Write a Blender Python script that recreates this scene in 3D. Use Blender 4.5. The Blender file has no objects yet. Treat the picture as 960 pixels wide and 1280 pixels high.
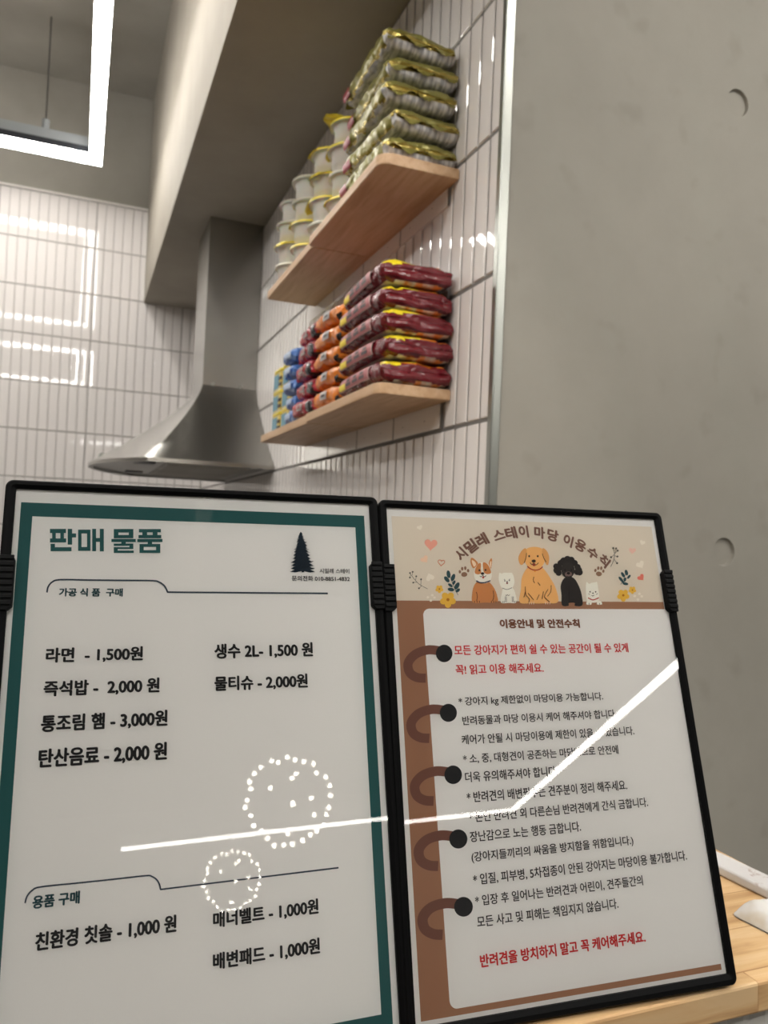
import bpy, bmesh, math, random
from mathutils import Vector, Matrix, noise

# ------------------------------------------------------------------ camera, world, exposure
scn = bpy.context.scene
COL = scn.collection
PI = math.pi
H = 1.205                      # eye height above the floor
S = 0.8                        # size of one survey unit of the room in metres
F, YAW, PITCH, ROLL = 969.4256, 0.376145515, 0.0255825, 0.0424283


def cam_axes():
    f = Vector((math.sin(YAW) * math.cos(PITCH), math.cos(YAW) * math.cos(PITCH), math.sin(PITCH)))
    r = Vector((math.cos(YAW), -math.sin(YAW), 0))
    u = r.cross(f)
    return (math.cos(ROLL) * r + math.sin(ROLL) * u, -math.sin(ROLL) * r + math.cos(ROLL) * u, f)


CR, CU, CF = cam_axes()
cd = bpy.data.cameras.new('camera')
cam = bpy.data.objects.new('camera', cd)
COL.objects.link(cam)
cam.matrix_world = Matrix(((CR.x, CU.x, -CF.x, 0), (CR.y, CU.y, -CF.y, 0), (CR.z, CU.z, -CF.z, H), (0, 0, 0, 1)))
cd.sensor_fit = 'HORIZONTAL'
cd.sensor_width = 36
cd.lens = 36 * F / 960
cd.clip_start = .02
cd.dof.use_dof = True
cd.dof.focus_distance = .455
cd.dof.aperture_fstop = 20
scn.camera = cam

wd = bpy.data.worlds.new('world')
scn.world = wd
wd.use_nodes = True
wd.node_tree.nodes['Background'].inputs[0].default_value = (.5, .48, .45, 1)
wd.node_tree.nodes['Background'].inputs[1].default_value = .05
scn.view_settings.view_transform = 'Standard'
scn.view_settings.look = 'None'
scn.view_settings.gamma = 1
scn.view_settings.use_curve_mapping = False
scn.view_settings.exposure = 0.0
LAMP = 28.0                    # radiance of the LED diffusers


# ------------------------------------------------------------------ helpers
def lin(c):
    return tuple((x / 255 / 12.92 if x / 255 <= .04045 else ((x / 255 + .055) / 1.055) ** 2.4) for x in c)


def ink(r, g, b, k=1.22):
    return tuple(min(.95, x * k) for x in lin((r, g, b)))


MATS = {}


def mat(name, base, rough=.5, metal=0, spec=.5, emit=None, coat=0, **kw):
    if name in MATS:
        return MATS[name]
    m = bpy.data.materials.new(name)
    m.use_nodes = True
    b = m.node_tree.nodes['Principled BSDF']
    b.inputs['Base Color'].default_value = (*base, 1)
    b.inputs['Roughness'].default_value = rough
    b.inputs['Metallic'].default_value = metal
    b.inputs['Specular IOR Level'].default_value = spec
    b.inputs['Coat Weight'].default_value = coat
    if emit:
        b.inputs['Emission Color'].default_value = (*base, 1)
        b.inputs['Emission Strength'].default_value = emit
    for k, v in kw.items():
        b.inputs[k.replace('_', ' ')].default_value = v
    MATS[name] = m
    return m


def nodes(m):
    nt = m.node_tree
    return nt, nt.nodes['Principled BSDF']


def nd(nt, t, **kw):
    n = nt.nodes.new(t)
    for k, v in kw.items():
        if k.startswith('i_'):
            n.inputs[k[2:].replace('_', ' ')].default_value = v
        else:
            setattr(n, k, v)
    return n


def ramp(nt, stops):
    n = nt.nodes.new('ShaderNodeValToRGB')
    e = n.color_ramp.elements
    while len(e) < len(stops):
        e.new(.5)
    for k, (p, c) in enumerate(stops):
        e[k].position = p
        e[k].color = (*c, 1)
    return n


class M:
    """collects geometry for ONE mesh object"""

    def __init__(s):
        s.v, s.f, s.m, s.sm = [], [], [], []

    def add(s, vs, fs, mi=0, smooth=False):
        o = len(s.v)
        s.v += [tuple(p) for p in vs]
        for f in fs:
            s.f.append(tuple(o + i for i in f))
            s.m.append(mi)
            s.sm.append(smooth)

    def box(s, a, b, mi=0):
        x0, y0, z0 = a
        x1, y1, z1 = b
        s.add([(x0, y0, z0), (x1, y0, z0), (x1, y1, z0), (x0, y1, z0), (x0, y0, z1), (x1, y0, z1), (x1, y1, z1), (x0, y1, z1)],
              [(0, 3, 2, 1), (4, 5, 6, 7), (0, 1, 5, 4), (1, 2, 6, 5), (2, 3, 7, 6), (3, 0, 4, 7)], mi)

    def tube(s, p, q, r, n=12, mi=0, r2=None):
        p, q = Vector(p), Vector(q)
        d = (q - p).normalized()
        a = d.orthogonal().normalized()
        b = d.cross(a)
        r2 = r if r2 is None else r2
        vs = [p + r * (math.cos(2 * PI * k / n) * a + math.sin(2 * PI * k / n) * b) for k in range(n)]
        vs += [q + r2 * (math.cos(2 * PI * k / n) * a + math.sin(2 * PI * k / n) * b) for k in range(n)]
        s.add(vs, [(k, (k + 1) % n, n + (k + 1) % n, n + k) for k in range(n)], mi, True)
        s.add(vs[:n], [tuple(reversed(range(n)))], mi)
        s.add(vs[n:], [tuple(range(n))], mi)

    def lathe(s, prof, c=(0, 0, 0), n=40, mi=0):
        vs = []
        for r, z in prof:
            vs += [(c[0] + r * math.cos(2 * PI * k / n), c[1] + r * math.sin(2 * PI * k / n), c[2] + z) for k in range(n)]
        fs = []
        for j in range(len(prof) - 1):
            for k in range(n):
                fs.append((j * n + k, j * n + (k + 1) % n, (j + 1) * n + (k + 1) % n, (j + 1) * n + k))
        s.add(vs, fs, mi, True)

    def prism(s, pts, z0, z1, mi=0):
        n = len(pts)
        s.add([(x, y, z0) for x, y in pts] + [(x, y, z1) for x, y in pts],
              [tuple(reversed(range(n))), tuple(range(n, 2 * n))] + [(k, (k + 1) % n, n + (k + 1) % n, n + k) for k in range(n)], mi)

    def build(s, name, mats, parent=None, bevel=0, segs=2, weld=False):
        me = bpy.data.meshes.new(name)
        me.from_pydata(s.v, [], s.f)
        if not isinstance(mats, (list, tuple)):
            mats = [mats]
        for m in mats:
            me.materials.append(m)
        me.polygons.foreach_set('material_index', s.m)
        me.polygons.foreach_set('use_smooth', s.sm)
        if weld or bevel:
            bm = bmesh.new()
            bm.from_mesh(me)
            if weld:
                bmesh.ops.remove_doubles(bm, verts=bm.verts, dist=1e-5)
            bmesh.ops.recalc_face_normals(bm, faces=bm.faces)
            bm.to_mesh(me)
            bm.free()
        me.update()
        o = bpy.data.objects.new(name, me)
        COL.objects.link(o)
        if parent:
            o.parent = parent
        if bevel:
            b = o.modifiers.new('bevel', 'BEVEL')
            b.width = bevel
            b.segments = segs
            b.limit_method = 'ANGLE'
            b.angle_limit = math.radians(40)
        return o


def tag(o, label, cat, group=None):
    o['label'] = label
    o['category'] = cat
    if group:
        o['group'] = group
    return o


def struct(o):
    o['kind'] = 'structure'
    return o


def empty(name, loc, label, cat, group=None, rz=0):
    o = bpy.data.objects.new(name, None)
    COL.objects.link(o)
    o.empty_display_size = .05
    o.location = loc
    o.rotation_euler = (0, 0, rz)
    return tag(o, label, cat, group)


def W(x, y, z):
    return (x * S, y * S, z * S + H)


# ------------------------------------------------------------------ materials
def concrete(name, c0, c1, scale=1.6, spots=True, rough=.75):
    m = mat(name, c0, rough, spec=.25)
    nt, b = nodes(m)
    tc = nd(nt, 'ShaderNodeTexCoord')
    n1 = nd(nt, 'ShaderNodeTexNoise', i_Scale=scale, i_Detail=7, i_Roughness=.62)
    n2 = nd(nt, 'ShaderNodeTexNoise', i_Scale=28, i_Detail=4)
    r1 = ramp(nt, [(.35, c0), (.68, c1)])
    nt.links.new(tc.outputs['Object'], n1.inputs['Vector'])
    nt.links.new(tc.outputs['Object'], n2.inputs['Vector'])
    nt.links.new(n1.outputs['Fac'], r1.inputs['Fac'])
    out = r1.outputs['Color']
    if spots:
        vo = nd(nt, 'ShaderNodeTexNoise', i_Scale=16, i_Detail=2, i_Roughness=.4)
        nt.links.new(tc.outputs['Object'], vo.inputs['Vector'])
        r2 = ramp(nt, [(.62, (1, 1, 1)), (.76, (.90, .895, .89))])
        nt.links.new(vo.outputs['Fac'], r2.inputs['Fac'])
        mx = nd(nt, 'ShaderNodeMix', data_type='RGBA', blend_type='MULTIPLY')
        mx.inputs['Factor'].default_value = 1
        nt.links.new(out, mx.inputs['A'])
        nt.links.new(r2.outputs['Color'], mx.inputs['B'])
        out = mx.outputs['Result']
    nt.links.new(out, b.inputs['Base Color'])
    bp = nd(nt, 'ShaderNodeBump', i_Strength=.12, i_Distance=.004)
    nt.links.new(n2.outputs['Fac'], bp.inputs['Height'])
    nt.links.new(bp.outputs['Normal'], b.inputs['Normal'])
    return m


def wood(name, c0, c1, c2, axis=1, scale=1.0, rough=.5, planks=None):
    """long grain along one axis; planks = (width axis, width, length) lays finger-jointed staves"""
    m = mat(name, c1, rough, spec=.35)
    nt, b = nodes(m)
    tc = nd(nt, 'ShaderNodeTexCoord')
    mp = nd(nt, 'ShaderNodeMapping')
    sc = [14 * scale] * 3
    sc[axis] = 1.1 * scale
    mp.inputs['Scale'].default_value = sc
    nt.links.new(tc.outputs['Object'], mp.inputs['Vector'])
    n1 = nd(nt, 'ShaderNodeTexNoise', i_Scale=3.0, i_Detail=5, i_Roughness=.6, i_Distortion=.6)
    r1 = ramp(nt, [(.36, c0), (.5, c1), (.64, c2)])
    nt.links.new(n1.outputs['Fac'], r1.inputs['Fac'])
    out = r1.outputs['Color']
    src = mp.outputs['Vector']
    if planks:
        br = nd(nt, 'ShaderNodeTexBrick', offset=.37, i_Scale=1.0, i_Mortar_Size=.0006)
        br.inputs['Brick Width'].default_value = planks[1]
        br.inputs['Row Height'].default_value = planks[0]
        br.inputs['Color1'].default_value = (1.06, 1.05, 1.02, 1)
        br.inputs['Color2'].default_value = (.90, .88, .85, 1)
        br.inputs['Mortar'].default_value = (.74, .66, .56, 1)
        nt.links.new(tc.outputs['Object'], br.inputs['Vector'])
        va = nd(nt, 'ShaderNodeVectorMath', operation='MULTIPLY_ADD')
        va.inputs[1].default_value = (9, 9, 9)
        nt.links.new(br.outputs['Color'], va.inputs[0])
        nt.links.new(mp.outputs['Vector'], va.inputs[2])
        src = va.outputs[0]
        mx = nd(nt, 'ShaderNodeMix', data_type='RGBA', blend_type='MULTIPLY')
        mx.inputs['Factor'].default_value = 1
        nt.links.new(out, mx.inputs['A'])
        nt.links.new(br.outputs['Color'], mx.inputs['B'])
        out = mx.outputs['Result']
    nt.links.new(src, n1.inputs['Vector'])
    nt.links.new(out, b.inputs['Base Color'])
    return m


concrete_wall = concrete('fair_faced_concrete', (.262, .247, .215), (.325, .307, .268))
concrete_dark = concrete('ceiling_concrete', (.26, .245, .215), (.33, .31, .275), spots=False)
beam_mat = concrete('beam_concrete', (.31, .28, .235), (.37, .34, .29), 2.5, spots=False)
plaster = mat('painted_plaster', (.36, .345, .32), .8)
floor_mat = concrete('polished_floor', (.04, .037, .033), (.06, .056, .05), rough=.5)
tile_mat = mat('white_glazed_tile', (.74, .705, .685), .03, spec=.42)
groove_mat = mat('tile_groove', (.47, .44, .42), .5)
grout_mat = mat('dark_grout', (.17, .16, .15), .8)
plate_mat = mat('flat_tile', (.73, .69, .66), .12, spec=.6)
trim_mat = mat('brushed_trim_steel', (.36, .37, .34), .30, 1)
shelf_wood = wood('shelf_beech', (.47, .295, .165), (.54, .355, .21), (.60, .41, .26), 1, 1.4, .5)
counter_wood = wood('counter_pine', (.40, .235, .105), (.56, .365, .185), (.62, .44, .25), 0, 1.6, .42, planks=(.045, .33))
black_plastic = mat('black_plastic', (.0022, .0023, .0025), .5, spec=.06)
clip_plastic = mat('matte_black_plastic', (.0035, .0037, .004), .55, spec=.10)
rod_mat = mat('lamp_steel', (.25, .25, .25), .35, 1)
housing_mat = mat('lamp_housing', (.02, .022, .028), .45)
channel_mat = mat('lamp_channel', (.30, .32, .33), .5)
diff_mat = mat('led_diffuser', (1, .965, .91), .5, emit=LAMP)
boost_mat = mat('led_diffuser_boosted', (1, .965, .91), .5, emit=LAMP * 1.68)  # radiance raised to brighten the concrete wall and signs
bulb_mat = mat('globe_bulb', (1, .93, .80), .5, emit=60)


def steel(name, base, rough, axis):
    m = mat(name, base, rough, 1)
    nt, b = nodes(m)
    tc = nd(nt, 'ShaderNodeTexCoord')
    mp = nd(nt, 'ShaderNodeMapping')
    sc = [260, 260, 260]
    sc[axis] = 3
    mp.inputs['Scale'].default_value = sc
    n = nd(nt, 'ShaderNodeTexNoise', i_Scale=1.0, i_Detail=3)
    nt.links.new(tc.outputs['Object'], mp.inputs['Vector'])
    nt.links.new(mp.outputs['Vector'], n.inputs['Vector'])
    bp = nd(nt, 'ShaderNodeBump', i_Strength=.10, i_Distance=.0006)
    nt.links.new(n.outputs['Fac'], bp.inputs['Height'])
    nt.links.new(bp.outputs['Normal'], b.inputs['Normal'])
    return m


hood_steel = steel('brushed_hood_steel', (.42, .41, .385), .26, 0)
hood_under = mat('hood_underside', (.36, .36, .345), .45, .7)
filter_mat = mat('aluminium_filter', (.42, .41, .38), .5, .8)

# ------------------------------------------------------------------ large structure
XW, YB, YC = .766, 5.329, 1.369
CEIL = 2.80
x_l, x_r, y_f = -4.2, 6.6, -12.6        # survey units

m = M(); m.box((x_l * S, y_f * S, -.1), (x_r * S, YB * S, 0)); struct(m.build('floor', floor_mat))
m = M(); m.box((x_l * S, y_f * S, CEIL * S + H), (x_r * S, YB * S + .1, CEIL * S + H + .1)); struct(m.build('ceiling', concrete_dark))
m = M(); m.box((x_l * S - .1, y_f * S - .1, 0), (x_l * S, YB * S + .1, CEIL * S + H)); struct(m.build('wall_left', plaster))
m = M(); m.box((x_r * S, y_f * S - .1, 0), (x_r * S + .1, YC * S, CEIL * S + H)); struct(m.build('wall_right', plaster))
m = M(); m.box((x_l * S, y_f * S - .1, 0), (x_r * S, y_f * S, CEIL * S + H)); struct(m.build('wall_front', plaster))

TZ = 2.066                               # top of the tiling
m = M(); m.box((x_l * S, YB * S + .006, 0), (XW * S + .1, YB * S + .12, CEIL * S + H)); struct(m.build('wall_back', concrete_dark))


def tiles(mm, length, rows, pitch, per, first, clip=None):
    """fluted glazed tiles; a = along the wall, b = out of the wall, c = up.  rows = (bottom, top) list"""
    gap, gv, jh = .0062 * S / .8, .0055, .0065
    prof = [(0, -.0022), (.045, -.0001), (.06, .0), (.3, .00010), (.5, .00014), (.7, .00010), (.94, 0), (.955, -.0001), (1, -.0022)]
    NP = len(prof)
    out = []
    n0 = int(math.floor(-first / pitch)) - 1
    n1 = int(math.ceil((length - first) / pitch)) + 1
    for z0, z1 in rows:
        for k in range(n0, n1):
            a0, a1 = first + k * pitch, first + (k + 1) * pitch
            if a1 <= .004 or a0 >= length - .004:
                continue
            wide = k % per == 0
            a0 += (gap * .62 if wide else gap / 2)
            a1 -= gap / 2
            a0, a1 = max(a0, 0), min(a1, length)
            zb, zt = z0 + jh / 2, z1 - jh / 2
            if clip:
                zb = clip((a0 + a1) / 2, zb, zt)
            if zb >= zt - .005:
                continue
            vs = []
            zz = [(zb, -.0025), (zb + .0016, -.0002), (zb + .0022, 0), (zt - .0022, 0), (zt - .0016, -.0002), (zt, -.0025)]
            for z, dz in zz:
                for t, h in prof:
                    vs.append((a0 + (a1 - a0) * t, h + dz, z))
            fs = [(j * NP + i, j * NP + i + 1, (j + 1) * NP + i + 1, (j + 1) * NP + i) for j in range(5) for i in range(NP - 1)]
            inner = [f for q, f in enumerate(fs) if q // (NP - 1) == 2 and 2 <= q % (NP - 1) <= NP - 4]
            mm.add(vs, [f for f in fs if f not in inner], 0, False)
            mm.add(vs[2 * NP:4 * NP], [tuple(i - 2 * NP for i in f) for f in inner], 0, True)
    lo, hi = rows[-1][0], rows[0][1]
    mm.add([(0, -.004, lo), (length, -.004, lo), (length, -.004, hi), (0, -.004, hi)], [(0, 1, 2, 3)], 1)
    for z in [r[0] for r in rows] + [rows[0][1]]:
        q = .0034
        mm.add([(0, -.0024, z - q), (length, -.0024, z - q), (length, -.0024, z + q), (0, -.0024, z + q)], [(0, 1, 2, 3)], 2)
    for k in range(n0, n1):
        a = first + k * pitch
        if k % per == 0 and 0 < a < length:
            mm.add([(a - .0012, -.0034, lo), (a + .003, -.0034, lo), (a + .003, -.0034, hi), (a - .0012, -.0034, hi)], [(0, 1, 2, 3)], 2)


ROW = .3 * S
# back wall tiling
zj = [1.7487 - .3 * k for k in range(0, 13)]
rows = [(zj[0] * S + H, TZ * S + H - .012)] + [(zj[k + 1] * S + H, zj[k] * S + H) for k in range(0, 12) if zj[k] * S + H > .03]
rows = [(max(a, .0), b) for a, b in rows]
mm = M()
L = (XW - x_l) * S
tiles(mm, L, rows, .0567 * S, 10, (.024 - x_l) * S)
m = M()
m.v = [(x_l * S + a, YB * S - b, c) for a, b, c in mm.v]; m.f, m.m, m.sm = mm.f, mm.m, mm.sm
struct(m.build('wall_back_tiling', [tile_mat, mat('pale_tile_groove', (.58, .55, .53), .5), mat('pale_grout', (.36, .34, .325), .8)]))
m = M(); m.box((x_l * S, YB * S - .006, TZ * S + H - .012), (XW * S, YB * S + .01, TZ * S + H)); struct(m.build('trim_2', tile_mat, bevel=.002))

# tiled side wall with the shelves (a runs from the near corner into the room)
zw = [1.1385 + .6 - .3 * k for k in range(0, 13)]
rows = [(zw[k + 1] * S + H, zw[k] * S + H) for k in range(0, 12) if zw[k] * S + H > .03]
rows = [(max(a, 0), b) for a, b in rows]
PL = [(1.608 + .288 * k, 1.608 + .288 * (k + 1)) for k in range(4)]


def clip(a, zb, zt):
    y = a / S + YC
    if PL[0][0] < y < PL[3][1]:
        if zb < .25 * S + H < zt:
            return .335 * S + H
        if zb < .6 * S + H < zt:
            return zb
    return zb


mm = M()
L = (YB - YC) * S
tiles(mm, L, rows, .0558 * S, 10, 0.0, clip)
for z0, z1 in ((.2435, .333), (.76, .8345)):
    for y0, y1 in PL:
        a0, a1 = (y0 - YC) * S + .004, (y1 - YC) * S - .004
        b0 = .001 if z0 < .5 else .0035
        mm.add([(a0, b0, z0 * S + H), (a1, b0, z0 * S + H), (a1, b0, z1 * S + H), (a0, b0, z1 * S + H),
                (a0, -.003, z0 * S + H), (a1, -.003, z0 * S + H), (a1, -.003, z1 * S + H), (a0, -.003, z1 * S + H)],
               [(0, 1, 2, 3), (0, 4, 5, 1), (1, 5, 6, 2), (0, 3, 7, 4)], 3)
        for t in (.3, .78):
            c = a0 + (a1 - a0) * t
            zc = (z0 + .026) * S + H
            mm.add([(c + .0018 * math.cos(q * PI / 4), b0 + .0004, zc + .0018 * math.sin(q * PI / 4)) for q in range(8)], [tuple(range(8))], 2)
        if 1:
            mm.add([(a0 - .008, b0 - .0008, z0 * S + H), (a0, b0 - .0008, z0 * S + H), (a0, b0 - .0008, z1 * S + H), (a0 - .008, b0 - .0008, z1 * S + H)], [(0, 1, 2, 3)], 2)
m = M()
m.v = [(XW * S - b, YC * S + a, c) for a, b, c in mm.v]; m.f, m.m, m.sm = mm.f, mm.m, mm.sm
struct(m.build('wall_right_tiling', [tile_mat, groove_mat, grout_mat, plate_mat]))

# concrete block wall that ends beside the shelves, with round tie holes in its face
def tie_wall():
    x0, x1, y0, z1 = XW * S + .005, x_r * S, YC * S, CEIL * S + H
    m = M()
    holes = [(1.3825 + dx, z) for dx in (0, 1.5, 3.0) for z in (1.033, -.013, -1.06, 2.08)]
    r = .0325 * S
    xs = sorted(set([x0, x1] + [v for h in holes for v in (h[0] * S - r * 1.5, h[0] * S + r * 1.5)]))
    zs = sorted(set([0, z1] + [v for h in holes for v in (h[1] * S + H - r * 1.5, h[1] * S + H + r * 1.5)]))
    ctr = [(h[0] * S, h[1] * S + H) for h in holes]
    for i in range(len(xs) - 1):
        for j in range(len(zs) - 1):
            a, b, c, d = xs[i], xs[i + 1], zs[j], zs[j + 1]
            hit = [h for h in ctr if abs((a + b) / 2 - h[0]) < .002 and abs((c + d) / 2 - h[1]) < .002]
            if not hit:
                m.add([(a, y0, c), (b, y0, c), (b, y0, d), (a, y0, d)], [(0, 1, 2, 3)])
                continue
            hx, hz = hit[0]
            n = 40
            ring, sq = [], []
            for k in range(n):
                t = 2 * PI * k / n
                ct, st = math.cos(t), math.sin(t)
                ring.append((hx + r * ct, y0, hz + r * st))
                q = r * 1.5 / max(abs(ct), abs(st))
                sq.append((hx + q * ct, y0, hz + q * st))
            m.add(ring + sq, [(k, n + k, n + (k + 1) % n, (k + 1) % n) for k in range(n)])
            back = [(hx + (p[0] - hx) * .95, y0 + .0055, hz + (p[2] - hz) * .93) for p in ring]
            m.add(ring + back, [(k, (k + 1) % n, n + (k + 1) % n, n + k) for k in range(n)])
            m.add(back, [tuple(range(n))])
    m.add([(x0, y0, 0), (x0, YB * S, 0), (x0, YB * S, z1), (x0, y0, z1), (x1, y0, 0), (x1, YB * S, 0), (x1, YB * S, z1), (x1, y0, z1)],
          [(0, 3, 2, 1), (1, 2, 6, 5), (4, 5, 6, 7), (2, 3, 7, 6)])
    return m.build('wall_right_concrete', concrete_wall)


struct(tie_wall())

# metal corner profile where the tiling meets the concrete
m = M()
m.box((XW * S - .0035, YC * S - .004, 0), (XW * S + .0125, YC * S + .003, CEIL * S + H))
m.box((XW * S - .0050, YC * S - .0055, 0), (XW * S - .0018, YC * S + .008, CEIL * S + H))
struct(m.build('trim_1', trim_mat, bevel=.0012))

# big concrete downstand beam over the shelf wall
ZB, XS = 1.4417, .339
m = M(); m.box((XS * S, -3.4 * S, ZB * S + H), (XW * S + .004, YB * S, CEIL * S + H + .002)); struct(m.build('beam', beam_mat))


# ------------------------------------------------------------------ pendant ring lamps
def ring_lamp(name, label, x0, x1, y0, y1, z, rods, dm=None, group=None):
    """rectangular LED pendant: x0..x1, y0..y1 outer size, z = underside (metres)"""
    w, hd, hb, hc = .054, .026, .030, .045
    t = empty(name, ((x0 + x1) / 2, (y0 + y1) / 2, z), label, 'pendant light', group)
    ox, oy = (x0 + x1) / 2, (y0 + y1) / 2

    def frame(z0, z1, ins=0, wd=w):
        m = M()
        a0, a1, b0, b1 = x0 - ox + ins, x1 - ox - ins, y0 - oy + ins, y1 - oy - ins
        O = [(a0, b0), (a1, b0), (a1, b1), (a0, b1)]
        I = [(a0 + wd, b0 + wd), (a1 - wd, b0 + wd), (a1 - wd, b1 - wd), (a0 + wd, b1 - wd)]
        vs = [(*p, z0) for p in O] + [(*p, z0) for p in I] + [(*p, z1) for p in O] + [(*p, z1) for p in I]
        for k in range(4):
            n = (k + 1) % 4
            m.add(vs, [(k, 4 + k, 4 + n, n), (8 + k, 8 + n, 12 + n, 12 + k), (k, n, 8 + n, 8 + k), (4 + k, 12 + k, 12 + n, 4 + n)])
        return m
    frame(0, hd).build('diffuser', dm or diff_mat, t, weld=True)
    frame(hd, hd + hb, .002, w - .004).build('housing', housing_mat, t, weld=True)
    frame(hd + hb, hd + hb + hc, .006, w - .012).build('mounting_channel', channel_mat, t, weld=True)
    for rx, ry in rods:
        m = M()
        m.tube((rx - ox, ry - oy, hd + hb + .02), (rx - ox, ry - oy, CEIL * S + H - z), .0035, 10)
        r = m.build('suspension_rod', rod_mat, t)
        m = M()
        m.tube((rx - ox, ry - oy, hd + hb + .012), (rx - ox, ry - oy, hd + hb + hc + .042), .016, 16)
        m.build('rod_grip', channel_mat, r)
    return t


LZ = 2.036 * S + H
ring_lamp('ring_pendant', 'rectangular white LED ring pendant hanging on steel rods below the concrete ceiling',
          -2.2 * S, .032 * S, 1.83 * S, 4.741 * S, LZ,
          [(-.270 * S, 4.70 * S), (-1.8 * S, 4.70 * S), (-.270 * S, 1.87 * S), (-1.8 * S, 1.87 * S)])
ring_lamp('ring_pendant', 'rectangular white LED ring pendant hanging directly behind the camera',
          -2.2 * S, .032 * S, -2.0 * S, .44 * S, LZ, [(-.270 * S, .40 * S), (-1.8 * S, .40 * S)], boost_mat)


ring_lamp('ring_pendant', 'added rectangular LED ring behind the camera that brightens the concrete wall and signs',
          1.0 * S, 3.6 * S, -2.0 * S, .20 * S, LZ, [(1.4 * S, .16 * S), (3.2 * S, .16 * S)], boost_mat)  # added lamp, out of view, lifts the light on concrete wall and signs


def l_lamp():
    z = LZ
    t = empty('linear_pendant', (4.2, -8.8, z), 'long L-shaped white LED pendant at the far end of the hall', 'pendant light', rz=math.radians(5.6))
    m = M()
    pts = [(-4.22, -.035), (.035, -.035), (.035, 5.6), (-.035, 5.6), (-.035, .035), (-4.22, .035)]
    m.prism(pts, 0, .03)
    m.build('diffuser', diff_mat, t)
    m = M(); m.prism(pts, .031, .09); m.build('housing', housing_mat, t)
    for x, y in ((-3.4, 0), (-.6, 0), (0, 4.8)):
        m = M(); m.tube((x, y, .09), (x, y, CEIL * S + H - z), .004, 8); m.build('suspension_rod', rod_mat, t)


l_lamp()


# globe chandeliers of small bulbs far behind the camera (they mirror in the clear covers)
def globe(loc, r, label):
    t = empty('globe_chandelier', loc, label, 'chandelier', 'globe chandeliers at the back of the hall')
    m = M()
    m.tube((0, 0, 0), (0, 0, CEIL * S + H - loc[2]), .005, 8)
    m.build('suspension_rod', rod_mat, t)
    b = M()
    rnd = random.Random(5)
    n = 29
    for k in range(n + 8):
        if k < n:
            a = 2 * PI * k / n
            rr = r * rnd.uniform(.9, 1.0)
            p = (rr * math.cos(a), rnd.uniform(-.05, .05), rr * math.sin(a))
        else:
            a = rnd.uniform(0, 2 * PI)
            rr = r * rnd.uniform(.15, .75)
            p = (rr * math.cos(a), -.1, rr * math.sin(a))
        q = .0135 * r / .28
        b.lathe([(0, -q), (q * .7, -q * .7), (q, 0), (q * .7, q * .7), (0, q)], p, 10)
    o = b.build('bulbs', bulb_mat, t)
    o['kind'] = 'stuff'


globe((.1181 + .1853 * 5.2, .4274 - .9583 * 5.2, H - .1531 + .2176 * 5.2), .30, 'nearer globe chandelier of tiny bulbs')
globe((.0866 + .1186 * 8.4, .4179 - .983 * 8.4, H - .1897 + .1402 * 8.4), .29, 'farther globe chandelier of tiny bulbs')


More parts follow.
